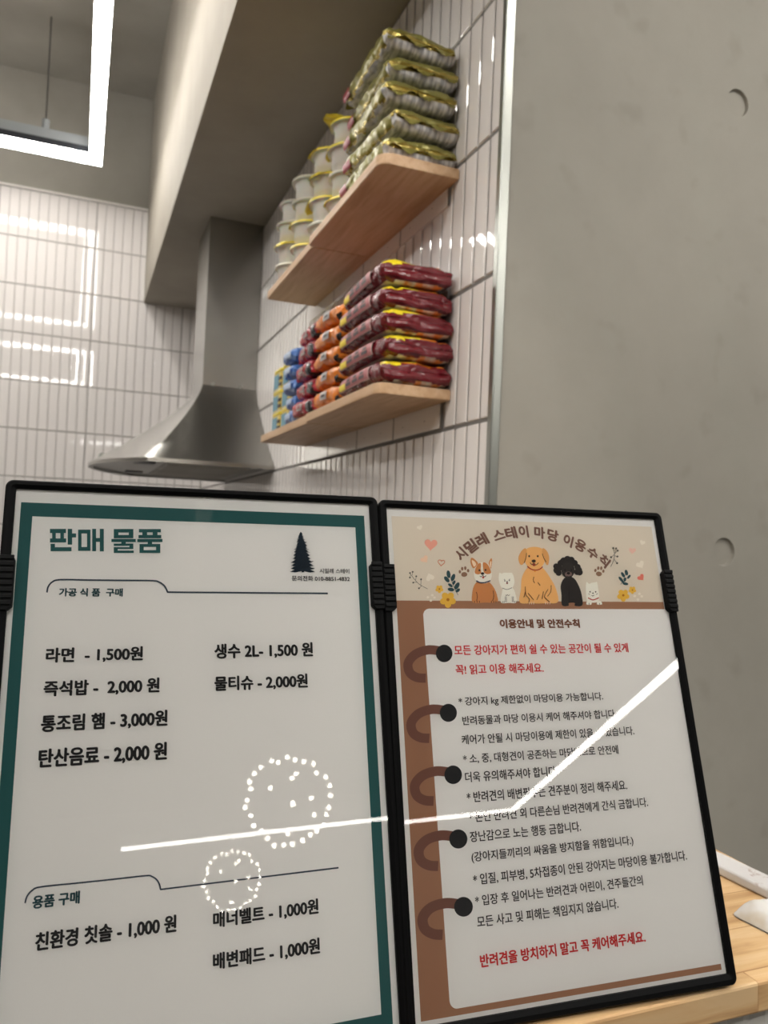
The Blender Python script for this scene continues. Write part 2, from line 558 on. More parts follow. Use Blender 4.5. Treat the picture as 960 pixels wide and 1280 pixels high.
# ------------------------------------------------------------------ range hood on the tiled wall
def range_hood():
    t = empty('range_hood', W(.766, 3.82, .243), 'brushed steel chimney range hood with flared curved canopy on the tiled wall', 'range hood')
    cx, cy, cz = t.location

    def loc(x, y, z):
        q = W(x, y, z)
        return (q[0] - cx, q[1] - cy, q[2] - cz)
    y0, y1, xf, xa = 3.22, 4.42, .25, .035
    ty0, ty1, tx = 3.66, 4.02, .512
    xw = XW - .001
    bot, top = [], []
    nS, nF = 8, 24
    for k in range(nS):
        f = k / nS
        bot.append((xw + (xf - xw) * f, y0)); top.append((xw + (tx - xw) * f, ty0))
    for k in range(nF + 1):
        f = k / nF
        bot.append((xf - (xf - xa) * (1 - (2 * f - 1) ** 2), y0 + (y1 - y0) * f)); top.append((tx, ty0 + (ty1 - ty0) * f))
    for k in range(1, nS + 1):
        f = k / nS
        bot.append((xf + (xw - xf) * f, y1)); top.append((tx + (xw - tx) * f, ty1))
    n = len(bot)
    R = 14
    vs, fs = [], []
    zt, zb = .65, .259
    for j in range(R + 1):
        q = j / R
        w = q ** 1.3
        for (bx, by), (ux, uy) in zip(bot, top):
            vs.append(loc(ux + (bx - ux) * w, uy + (by - uy) * w, zt + (zb - zt) * q))
    vs += [loc(bx, by, .243) for bx, by in bot]
    for j in range(R + 1):
        fs += [(j * n + k, j * n + k + 1, (j + 1) * n + k + 1, (j + 1) * n + k) for k in range(n - 1)]
    m = M(); m.add(vs, fs, 0, True)
    o = m.build('canopy', hood_steel, t)
    e = o.modifiers.new('edges', 'EDGE_SPLIT'); e.split_angle = math.radians(32)
    m = M()
    inner = [(x + (.022 if x < .7 else 0), y + (.02 if y < 3.4 else -.02 if y > 4.24 else 0)) for x, y in bot]
    k = len(bot)
    m.add([loc(x, y, .243) for x, y in bot] + [loc(x, y, .243) for x, y in inner] + [loc(x, y, .256) for x, y in inner],
          [(i, i + 1, k + i + 1, k + i) for i in range(k - 1)] + [(k + i, k + i + 1, 2 * k + i + 1, 2 * k + i) for i in range(k - 1)])
    m.add([loc(x, y, .256) for x, y in inner], [tuple(range(k))])
    m.build('underside', hood_under, t)
    for ya, yb in ((3.40, 3.80), (3.84, 4.24)):
        m = M()
        a, b = loc(.34, ya, .247), loc(.70, yb, .256)
        m.box(a, b)
        for q in range(14):
            f = q / 14
            m.box((a[0] + .008, a[1] + (b[1] - a[1]) * (f + .02), a[2] - .003), (b[0] - .008, a[1] + (b[1] - a[1]) * (f + .045), a[2]))
        m.build('grease_filter', filter_mat, t)
    for ya in (3.42, 4.12):
        m = M(); m.box(loc(.215, ya, .249), loc(.30, ya + .10, .2565)); m.build('hood_lamp', housing_mat, t, bevel=.002)
    m = M()
    a = [(tx, ty0), (tx, ty1), (xw, ty1), (xw, ty0)]
    m.add([loc(x, y, .64) for x, y in a] + [loc(x, y, ZB) for x, y in a], [(0, 1, 5, 4), (1, 2, 6, 5), (2, 3, 7, 6), (3, 0, 4, 7)])
    # lapped joint of the telescopic duct
    m.build('chimney', hood_steel, t, weld=True)
    for x in (.559, .687):
        m = M()
        p = loc(x, ty0, .655)
        m.tube((p[0], p[1] - .004, p[2]), (p[0], p[1] + .004, p[2]), .007, 14)
        m.build('screw', trim_mat, t)


range_hood()

# chrome hook on the back tiling, just left of the hood
t = tag(None or bpy.data.objects.new('wall_hook', None), 'small chrome hook on the tiles left of the hood', 'hook')
COL.objects.link(t); t.location = W(.128, YB, .412)
m = M(); m.tube((0, -.001, 0), (0, -.006, 0), .016, 18); m.build('backplate', trim_mat, t)
m = M(); m.tube((0, -.005, 0), (0, -.035, 0), .005, 10); m.tube((0, -.033, -.004), (0, -.033, .014), .005, 10); m.build('hook_arm', trim_mat, t)


# ------------------------------------------------------------------ shelf boards
def shelf(x0, y0, y1, z0, z1, label, r_near=.03):
    a, b, c = W(x0, y0, z0), W(XW - .001, y1, z1), None
    ox, oy, oz = b[0], (a[1] + b[1]) / 2, a[2]
    dx, dy, th = a[0] - ox, (b[1] - a[1]) / 2, b[2] - a[2]
    pts = [(0, -dy)]
    r = r_near * S
    pts.append((dx + r, -dy)) if r else None
    for k in range(7):
        t = PI / 2 * k / 6
        pts.append((dx + r - r * math.sin(t), -dy + r - r * math.cos(t)))
    r2 = .006
    pts += [(dx, dy - r2), (dx + r2, dy), (0, dy)]
    pts = list(reversed(pts))
    m = M(); m.prism(pts, 0, th)
    o = m.build('wooden_shelf', shelf_wood, bevel=.0022)
    o.location = (ox, oy, oz)
    return tag(o, label, 'shelf', 'wooden shelf boards on the tiled wall')


ZL, ZU, TH = .300, .802, .0245
shelf(.587, 1.56, 2.128, ZL, ZL + TH, 'lower light wood shelf board nearest the camera, under dark red and orange packs')
shelf(.595, 2.133, 2.74, ZL, ZL + TH, 'lower light wood shelf board nearest the hood, under blue packs and yellow-lidded tins', .008)
shelf(.572, 1.56, 2.122, ZU, ZU + TH, 'upper light wood shelf board nearest the camera, under olive gold packs')
shelf(.584, 2.127, 2.69, ZU, ZU + TH, 'upper light wood shelf board nearest the hood, under far stacks of white tubs', .008)


# ------------------------------------------------------------------ noodle packs
def foil(name, c, rough=.28, metal=.0, crinkle=.6, c2=None, scale=34, pattern=None):
    m = mat(name, c, rough, metal, spec=.45, coat=.22)
    nt, b = nodes(m)
    b.inputs['Coat Roughness'].default_value = .10
    tc = nd(nt, 'ShaderNodeTexCoord')
    v = nd(nt, 'ShaderNodeTexVoronoi', i_Scale=scale, feature='SMOOTH_F1')
    n = nd(nt, 'ShaderNodeTexNoise', i_Scale=scale * .6, i_Detail=3)
    ad = nd(nt, 'ShaderNodeVectorMath', operation='MULTIPLY_ADD')
    ad.inputs[1].default_value = (.05, .05, .05)
    nt.links.new(tc.outputs['Object'], n.inputs['Vector'])
    nt.links.new(n.outputs['Color'], ad.inputs[0])
    nt.links.new(tc.outputs['Object'], ad.inputs[2])
    nt.links.new(ad.outputs[0], v.inputs['Vector'])
    bp = nd(nt, 'ShaderNodeBump', i_Strength=crinkle, i_Distance=.018)
    nt.links.new(v.outputs['Distance'], bp.inputs['Height'])
    nt.links.new(bp.outputs['Normal'], b.inputs['Normal'])
    nt.links.new(bp.outputs['Normal'], b.inputs['Coat Normal'])
    if c2:
        n2 = nd(nt, 'ShaderNodeTexNoise', i_Scale=pattern or 22, i_Detail=2)
        mp = nd(nt, 'ShaderNodeMapping')
        mp.inputs['Scale'].default_value = (4.5, 1, .25) if pattern else (1, 1, 1)
        nt.links.new(tc.outputs['Object'], mp.inputs['Vector'])
        nt.links.new(mp.outputs['Vector'], n2.inputs['Vector'])
        r = ramp(nt, [(.46, c), (.56, c2)])
        nt.links.new(n2.outputs['Fac'], r.inputs['Fac'])
        nt.links.new(r.outputs['Color'], b.inputs['Base Color'])
    return m


olive = foil('olive_film', (.235, .215, .055), .30, .35)
gold = foil('gold_film', (.46, .36, .09), .24, .7)
silver_print = foil('silver_back_print', (.62, .61, .60), .35, .2, .4, (.33, .33, .34), pattern=34)
maroon = foil('maroon_film', (.135, .008, .014), .26)
crimson = foil('crimson_film', (.40, .022, .035), .24)
white_print = foil('pale_back_print', (.62, .60, .55), .35, 0, .4, (.62, .22, .06), pattern=7)
yellow_film = foil('yellow_film', (.78, .62, .02), .3)
orange = foil('orange_film', (.66, .19, .02), .26)
black_film = foil('black_film', (.018, .016, .018), .22)
blue = foil('blue_film', (.085, .20, .52), .28)
pink_print = mat('pink_label', (.42, .12, .13), .35)
pale_line = mat('pale_label_line', (.72, .50, .47), .35)
grey_label = mat('grey_label', (.44, .42, .40), .4)
dark_print = mat('dark_print', (.05, .035, .04), .4)
yellow_print = mat('yellow_print', (.82, .64, .05), .4)
red_print = mat('red_print', (.27, .012, .025), .35)
light_blue = mat('light_blue_label', (.45, .55, .72), .4)
white_mark = mat('white_mark', (.75, .74, .72), .4)


def pack(kind, wx, ly, th, seed):
    """pillow bag lying flat: x = depth, y = length, z up from its underside; returns list of (name, mesh collector, materials)"""
    rnd = random.Random(seed)
    off = Vector((seed * 3.7, seed * 1.3, seed * 7.1))
    N, R = 40, 38
    bs = []
    for j in range(R + 1):
        q = -1 + 2 * j / R
        bs.append(math.copysign(1 - (1 - abs(q)) ** 2.2, q))
    parts = []
    ms = {'olive': [olive, gold, silver_print], 'maroon': [maroon, yellow_film, white_print, orange], 'orange': [orange, orange, black_film],
          'crimson': [crimson, red_print, black_film], 'blue': [blue, blue, blue]}[kind]
    m = M()
    vs = []
    p0 = {'olive': .6, 'maroon': 2.0}.get(kind, 1.2)
    PW = {'maroon': 22, 'olive': 12}.get(kind, 14)
    for j in range(R + 1):
        b = bs[j]
        e = max(.02, 1 - abs(b) ** PW) ** .5
        for k in range(N):
            a = 2 * PI * k / N
            c, s_ = math.cos(a), math.sin(a)
            ex = .42
            x = math.copysign(abs(c) ** ex, c) * wx / 2 * (.93 + .07 * e)
            z = math.copysign(abs(s_) ** .7, s_) * th / 2 * (.12 + .88 * e)
            p = Vector((x, b * ly / 2, z))
            q = Vector((x * 22, b * ly * 9, z * 22)) + off
            n1 = noise.noise(q)
            n2 = 1 - 2 * abs(noise.noise(q * 2.3 + off))
            n3 = 1 - 2 * abs(noise.noise(q * 4.1 - off))
            d = Vector((c * .9, math.copysign(.9 if abs(b) > .9 else 0, b), s_ * .75)) * (.0032 * n1 + .0036 * (n2 - .5) + .0024 * (n3 - .5)) * (1 if s_ > -.8 else .35)
            p += d
            p.y += .004 * n1 * abs(b)
            p.z += .003 * math.sin(b * 1.7 + p0)
            p.z = max(p.z, -th / 2)
            vs.append((p.x, p.y, p.z + th / 2))
    fs, mi = [], []
    for j in range(R):
        b = (bs[j] + bs[j + 1]) / 2
        for k in range(N):
            f = (j * N + k, j * N + (k + 1) % N, (j + 1) * N + (k + 1) % N, (j + 1) * N + k)
            fs.append(f)
            a = 2 * PI * (k + .5) / N
            c, s_ = math.cos(a), math.sin(a)
            zn = sum(vs[q][2] for q in f) / 4 / th * 2 - 1
            xn = sum(vs[q][0] for q in f) / 4 / wx * 2
            cap = b < -.90
            i = 0
            if kind == 'olive':
                wob = .30 * noise.noise(Vector((xn * 2.5, b * 4, seed)))
                if cap:
                    i = 0 if zn > .12 + wob else 1 if zn > -.12 + wob else 2
                else:
                    i = 0 if s_ > (-.42 if c < -.2 else .02) + wob else 1 if s_ > (-.62 if c < -.2 else -.22) + wob else 2
            elif kind == 'maroon':
                if cap:
                    lo = -.70 + .22 * noise.noise(Vector((xn * 2, seed * 3, 1)))
                    i = 2 if (zn < lo and xn > -.55) else 1 if zn > .60 + .9 * max(0, xn + .55) else 3 if zn > .86 else 0
                else:
                    i = 2 if s_ < -.85 else 1 if (s_ > .5 and b < -.72 and c < -.3 and (s_ - .5) > (b + .9) * 2) else 0
            elif kind == 'crimson':
                i = 2 if b < -.5 and s_ < .4 else (1 if b < -.45 else 0)
            elif kind == 'orange':
                i = 2 if b < -.82 and s_ < -.1 else 0
            mi.append(i)
    m.v = vs
    m.f, m.m, m.sm = fs, mi, [True] * len(fs)
    for j in (0, R):
        ring = tuple(range(j * N, j * N + N))
        m.f.append(ring if j else tuple(reversed(ring))); m.m.append(1 if kind == 'olive' else 0); m.sm.append(False)
    parts.append(('wrapper', m, ms))
    # crimped end seals, folded a little
    for sgn in (-1, 1):
        m = M()
        nz = 30
        y = sgn * ly / 2
        vs = []
        fold = rnd.uniform(-.3, .5)
        for r_ in range(4):
            for k in range(nz + 1):
                x = -wx * .46 + wx * .92 * k / nz
                t = r_ / 3
                if kind == 'olive':
                    h = th * (.52 + .13 * math.sin(k * .5 + seed) * t) - .22 * t * th + .0008 * (k % 2) * (t > .1)
                    out = sgn * (-.003 + .0095 * t * (.8 + .2 * math.sin(seed + k * .33))) + (sgn * .0010 if (k % 2 and r_ == 3) else 0)
                else:
                    h = th * (.56 - (.34 + .05 * math.sin(k * .4 + seed)) * t) + .0006 * (k % 2) * (t > .1)
                    out = sgn * (.0005 + .0035 * math.sin(t * PI * .8) + .001 * math.sin(k * .5 + seed * 2))
                vs.append((x, y + out, h))
        m.add(vs, [(r_ * (nz + 1) + k, r_ * (nz + 1) + k + 1, (r_ + 1) * (nz + 1) + k + 1, (r_ + 1) * (nz + 1) + k) for r_ in range(3) for k in range(nz)], 0, False)
        parts.append(('end_seal', m, [{'olive': olive, 'maroon': maroon, 'orange': orange, 'crimson': crimson, 'blue': blue}[kind]]))

    # printed label wrapped on the front (-x) face
    def patch(m, b0, b1, h0, h1, i, lift):
        nb, nh = 8, 6
        vs = []
        for jb in range(nb + 1):
            b = b0 + (b1 - b0) * jb / nb
            for jh in range(nh + 1):
                h = h0 + (h1 - h0) * jh / nh       # -1..1 up the face
                s_ = max(-.999, min(.999, math.copysign(abs(h) ** (1 / .7), h)))
                c = -math.sqrt(1 - s_ * s_)
                x = -abs(c) ** .42 * wx / 2
                vs.append((x - lift, b * ly / 2, h * th / 2 + th / 2 + .003 * math.sin(b * 1.7 + p0)))
        m.add(vs, [(jb * (nh + 1) + jh, jb * (nh + 1) + jh + 1, (jb + 1) * (nh + 1) + jh + 1, (jb + 1) * (nh + 1) + jh) for jb in range(nb) for jh in range(nh)], i, True)
    m = M()
    if kind == 'maroon':
        patch(m, -.55, .82, -.55, .72, 1, .0035)
        patch(m, -.52, .79, -.50, .67, 0, .0042)
        for q in range(3):
            patch(m, -.38 + .32 * q, -.14 + .32 * q, -.28, .02, 2, .0049)
            patch(m, -.34 + .32 * q, -.18 + .32 * q, .12, .40, 2, .0049)
        patch(m, .52, .82, -.48, .12, 3, .0052)
        parts.append(('label', m, [pink_print, pale_line, dark_print, yellow_print]))
    elif kind == 'orange':
        patch(m, -.30, .22, -.35, .5, 0, .0042)
        patch(m, -.2, .1, -.1, .2, 1, .0048)
        parts.append(('label', m, [grey_label, dark_print]))
    elif kind == 'crimson':
        patch(m, -.2, .3, -.4, .35, 0, .0042)
        patch(m, -.1, .2, -.2, .2, 1, .0048)
        parts.append(('label', m, [grey_label, red_print]))
    elif kind == 'blue':
        patch(m, -.6, .5, -.4, .4, 0, .0042)
        parts.append(('label', m, [light_blue]))
    else:
        patch(m, .62, .93, -.6, .1, 0, .0042)
        parts.append(('label', m, [red_print]))
    return parts


def place_pack(name, parts, loc, rz, tilt, label, group):
    t = empty(name, loc, label, 'noodle pack', group, rz)
    t.rotation_euler = (tilt[0], tilt[1], rz)
    for nm, mm, ms in parts:
        mm.build(nm, ms, t)
    return t


ORD = ['bottom', 'second lowest', 'middle', 'second highest', 'topmost']
ZLT, ZUT = (ZL + TH) * S + H + .0008, (ZU + TH) * S + H + .0008
rnd = random.Random(11)


def stack(kind, n, x, y0, y1, wx, th, zbase, col, where, group, jit=.006, steps=None, dz=None):
    for k in range(n):
        ly = (y1 - y0) * S
        p = pack(kind, wx * S, ly * .955, th * S * .915, len(col) * 10 + k + 1)
        lab = '%s %s noodle pack in the stack %s' % (ORD[k], col, where)
        dx, dy = rnd.uniform(-jit, jit), rnd.uniform(-jit, jit)
        tilt = (rnd.uniform(-.008, .008), rnd.uniform(-.008, .008))
        if kind == 'olive' and k == n - 1:
            tilt = (.0, .06)
        place_pack('noodle_pack', p, (x * S + dx, (y0 + y1) / 2 * S + dy, zbase + k * (dz or th) * S), rnd.uniform(-.06, .06), tilt, lab, group)


stack('maroon', 5, .678, 1.548, 1.85, .172, .0545, ZLT, 'dark red', 'on the lower shelf', 'dark red noodle packs on the lower shelf', .003)
stack('orange', 5, .675, 1.89, 2.09, .15, .054, ZLT, 'orange', 'beside the dark red ones', 'orange noodle packs on the lower shelf')
stack('crimson', 5, .672, 2.115, 2.30, .14, .055, ZLT, 'red and black', 'beside the blue ones', 'red and black noodle packs on the lower shelf', .008)
stack('blue', 5, .672, 2.32, 2.455, .14, .048, ZLT, 'blue', 'beside the yellow-lidded tins', 'blue noodle packs on the lower shelf', .006)
stack('olive', 5, .676, 1.565, 1.89, .176, .0615, ZUT, 'olive gold', 'on the upper shelf', 'olive gold noodle packs on the upper shelf', .006)


# ------------------------------------------------------------------ tins with yellow lids
tin_teal = mat('teal_tin_label', (.06, .24, .34), .35)
tin_yellow = mat('yellow_tin_label', (.66, .50, .10), .35)
lid_yellow = mat('yellow_plastic_lid', (.80, .64, .06), .4)
tin_metal = mat('tin_metal', (.70, .66, .55), .3, 1)


def rrect(w, l, r, n=6):
    pts = []
    for cx, cy, a0 in ((w / 2 - r, l / 2 - r, 0), (-w / 2 + r, l / 2 - r, PI / 2), (-w / 2 + r, -l / 2 + r, PI), (w / 2 - r, -l / 2 + r, PI * 1.5)):
        for k in range(n + 1):
            a = a0 + PI / 2 * k / n
            pts.append((cx + r * math.cos(a), cy + r * math.sin(a)))
    return pts


def tin(loc, label):
    w, l, h = .056, .098, .0515
    t = empty('food_tin', loc, label, 'tin', 'yellow-lidded tins on the lower shelf')
    m = M()
    pts = rrect(w, l, .018)
    m.prism(pts, 0, h, 0)
    m.build('body', [tin_yellow], t, bevel=.0012)
    m = M(); m.prism(rrect(w + .001, l * .58, .003), .006, h - .006, 0); o = m.build('label_panel', tin_teal, t); o.location = (-.0006, .012, 0)
    for q in range(6):
        m2 = M()
    m = M()
    for q in range(10):
        yy = -.042 + (q % 5) * .0085
        if -.014 < yy < .034:
            continue
        zz = .010 + (q // 5) * .017
        m.box((-w / 2 - .0007, yy, zz), (-w / 2 + .002, yy + .005, zz + .010))
    m.build('label_print', dark_print, t)
    m = M(); m.prism(rrect(w + .0035, l + .0035, .019), h, h + .0085); m.build('lid', lid_yellow, t, bevel=.002)
    m = M(); m.prism(rrect(w + .002, l + .002, .019), -.0, .003); m.build('bottom_rim', tin_metal, t)
    return t


for cI, (yy, wh) in enumerate(((2.66, 'shelf end nearest the hood'), (2.53, 'blue packs'))):
    for k in range(3):
        tin((.664 * S, yy * S, ZLT + k * .0605), '%s yellow-lidded tin in the stack beside the %s' % (['bottom', 'middle', 'top'][k], wh))

# ------------------------------------------------------------------ white tubs with yellow film lids
tub_mat = mat('white_tub_plastic', (.70, .68, .645), .32, Subsurface_Weight=.3, Subsurface_Scale=.02)
film_mat = mat('yellow_lid_film', (.76, .62, .06), .28)
film_pale = mat('pale_lid_film', (.74, .70, .58), .3)
tub_print = mat('tub_embossing', (.68, .65, .60), .4)


def tub(loc, rz, tilt, label, flap, pale):
    t = empty('food_tub', loc, label, 'food tub', 'white food tubs on the upper shelf', rz)
    t.rotation_euler = (tilt[0], tilt[1], rz)
    rt, rb, h = .049, .0405, .0515
    m = M()
    m.lathe([(0, 0.002), (rb * .7, .001), (rb * .82, 0), (rb, .003), (rb + .0035, .016), (rb + .0045, .0165), (rt - .004, h - .009), (rt - .001, h - .007), (rt, h - .002),
             (rt + .0035, h - .0045), (rt + .006, h - .0045), (rt + .0065, h + .0005), (rt + .005, h + .0015), (rt - .002, h + .0015)], n=44)
    m.build('tub', tub_mat, t)
    m = M()
    m.lathe([(0, h + .0035), (rt * .6, h + .0032), (rt + .004, h + .0022), (rt + .0072, h + .001), (rt + .0075, h - .0015 - (.002 if not pale else 0))], n=44)
    m.build('lid_film', film_pale if pale else film_mat, t)
    if flap:
        m = M()
        nA, nB = 10, 6
        vs = []
        for j in range(nB + 1):
            q = j / nB
            for k in range(nA + 1):
                a = PI + flap[0] + (k / nA - .5) * flap[1] * (1 - .75 * q)
                r = rt + .0055 + flap[2] * q
                z = h + .0025 + flap[3] * q + .002 * math.sin(k * 1.3 + q * 3)
                vs.append((r * math.cos(a), r * math.sin(a), z))
        m.add(vs, [(j * (nA + 1) + k, j * (nA + 1) + k + 1, (j + 1) * (nA + 1) + k + 1, (j + 1) * (nA + 1) + k) for j in range(nB) for k in range(nA)], 0, True)
        m.build('pull_tab', film_mat, t)
    return t


rnd = random.Random(4)
cols = [(2.015, 4, 'next to the olive gold packs'), (2.20, 4, 'second from the olive gold packs'), (2.40, 4, 'third from the olive gold packs'), (2.60, 4, 'at the end nearest the hood')]
flaps = {(0, 3): (.3, 1.5, .018, .008), (0, 2): (-.5, .9, .010, -.006), (0, 0): (.3, 1.3, .006, -.008), (1, 3): (-.4, 1.4, .008, -.012), (1, 2): (.3, 1.8, .010, -.010),
         (1, 1): (-.3, 1.4, .012, -.016), (2, 1): (-.4, 1.0, .006, -.008), (3, 1): (.3, 1.8, .010, -.012), (2, 3): None}
for ci, (yy, n, wh) in enumerate(cols):
    for k in range(n):
        pale = (ci, k) in ((2, 3), (3, 3), (3, 0), (1, 0), (2, 2), (3, 2), (0, 1))
        tilt = (rnd.uniform(-.03, .03), rnd.uniform(-.03, .03))
        tub((.660 * S + rnd.uniform(-.003, .003), yy * S + rnd.uniform(-.003, .003), ZUT + k * .0578), rnd.uniform(-.5, .5), tilt,
            '%s white tub of the stack %s' % (['bottom', 'second lowest', 'second highest', 'top'][k], wh), flaps.get((ci, k)), pale)


# ------------------------------------------------------------------ serving counter
ZC = H - .2755
CY0, CX1 = .3722, .556
t = empty('serving_counter', (CX1 / 2 - .4, .7, 0), 'pale pine serving counter with fluted white front, under the two sign holders', 'counter')
ox, oy = t.location.x, t.location.y
m = M(); m.box((-.95 - ox, CY0 - oy, ZC - .0195), (CX1 - ox, 1.04 - oy, ZC)); m.build('worktop', counter_wood, t, bevel=.0018)
panel_white = mat('fluted_panel_white', (.60, .585, .55), .55)
m = M()
pts = []
n = 150
x0, x1 = -.90 - ox, CX1 - .012 - ox
for k in range(n + 1):
    x = x0 + (x1 - x0) * k / n
    pts.append((x, CY0 + .018 - oy - .004 * abs(math.sin(k * PI / 2 * 1.0)) ))
poly = pts + [(x1, 1.02 - oy), (x0, 1.02 - oy)]
m.prism(poly, 0, ZC - .0196)
m.build('fluted_front', panel_white, t)

# scuffed white bar and stained white packet lying on the counter
scuffed = mat('scuffed_white', (.74, .72, .70), .45)
nt, b = nodes(scuffed)
tc = nd(nt, 'ShaderNodeTexCoord'); nz = nd(nt, 'ShaderNodeTexNoise', i_Scale=70, i_Detail=4, i_Roughness=.7)
rr = ramp(nt, [(.60, (.55, .535, .525)), (.72, (.27, .18, .14))])
nt.links.new(tc.outputs['Object'], nz.inputs['Vector']); nt.links.new(nz.outputs['Fac'], rr.inputs['Fac']); nt.links.new(rr.outputs['Color'], b.inputs['Base Color'])
t = empty('white_bar', (.5235, .528, ZC), 'long scuffed white bar lying along the right edge of the wooden counter', 'bar', rz=math.radians(5))
m = M(); m.box((-.0125, -.071, .0003), (.0125, .075, .0085)); m.build('bar', scuffed, t, bevel=.0022, segs=3)


def packet():
    t = empty('paper_packet', (.5085, .4150, ZC + .0004), 'stained white paper packet lying on the wooden counter beside the notice', 'packet', rz=math.radians(8))
    m = M()
    N = 30
    w, l = .070, .075

    def P(i, j, top):
        u, v = -1 + 2 * i / N, -1 + 2 * j / N
        # rounded outline
        k = (abs(u) ** 12 + abs(v) ** 12) ** (1 / 12)
        q = max(abs(u), abs(v))
        f = q / k if k > 1e-6 else 1
        x, y = u * f * w / 2, v * f * l / 2
        h = max(0, 1 - q ** 3) ** .8
        z = .0008 + (h * .013 * (1 + .6 * noise.noise((x * 60, y * 60, 1))) + .0035 * h * abs(noise.noise((x * 90, y * 50, 4)))) * (1 if top else 0)
        return (x, y, max(z, .0008) if top else 0)
    for top in (1, 0):
        vs = [P(i, j, top) for i in range(N + 1) for j in range(N + 1)]
        fs = [(i * (N + 1) + j, (i + 1) * (N + 1) + j, (i + 1) * (N + 1) + j + 1, i * (N + 1) + j + 1) for i in range(N) for j in range(N)]
        m.add(vs, fs if top else [tuple(reversed(f)) for f in fs], 0, True)
    pm = mat('stained_paper', (.72, .68, .62), .6)
    nt, b = nodes(pm)
    tc = nd(nt, 'ShaderNodeTexCoord'); nz = nd(nt, 'ShaderNodeTexNoise', i_Scale=26, i_Detail=3)
    rr = ramp(nt, [(.54, (.60, .585, .56)), (.70, (.46, .38, .27))])
    nt.links.new(tc.outputs['Object'], nz.inputs['Vector']); nt.links.new(nz.outputs['Fac'], rr.inputs['Fac']); nt.links.new(rr.outputs['Color'], b.inputs['Base Color'])
    m.build('packet', pm, t)


packet()

# ------------------------------------------------------------------ the two sign holders
paper_mat = mat('white_paper', (.88, .865, .835), .6, spec=.2)
cover = bpy.data.materials.new('clear_cover'); cover.use_nodes = True
nt = cover.node_tree; nt.nodes.clear()
o_ = nt.nodes.new('ShaderNodeOutputMaterial'); mx = nt.nodes.new('ShaderNodeMixShader'); tr = nt.nodes.new('ShaderNodeBsdfTransparent'); gl = nt.nodes.new('ShaderNodeBsdfGlossy'); fr = nt.nodes.new('ShaderNodeFresnel')
fr.inputs['IOR'].default_value = 1.5
gl.inputs['Roughness'].default_value = 0.0
nt.links.new(fr.outputs[0], mx.inputs[0]); nt.links.new(tr.outputs[0], mx.inputs[1]); nt.links.new(gl.outputs[0], mx.inputs[2]); nt.links.new(mx.outputs[0], o_.inputs[0])


def paint(r, g, b, k=1.22):
    return mat('ink_%d_%d_%d' % (r, g, b), ink(r, g, b, k), .65, spec=.2)


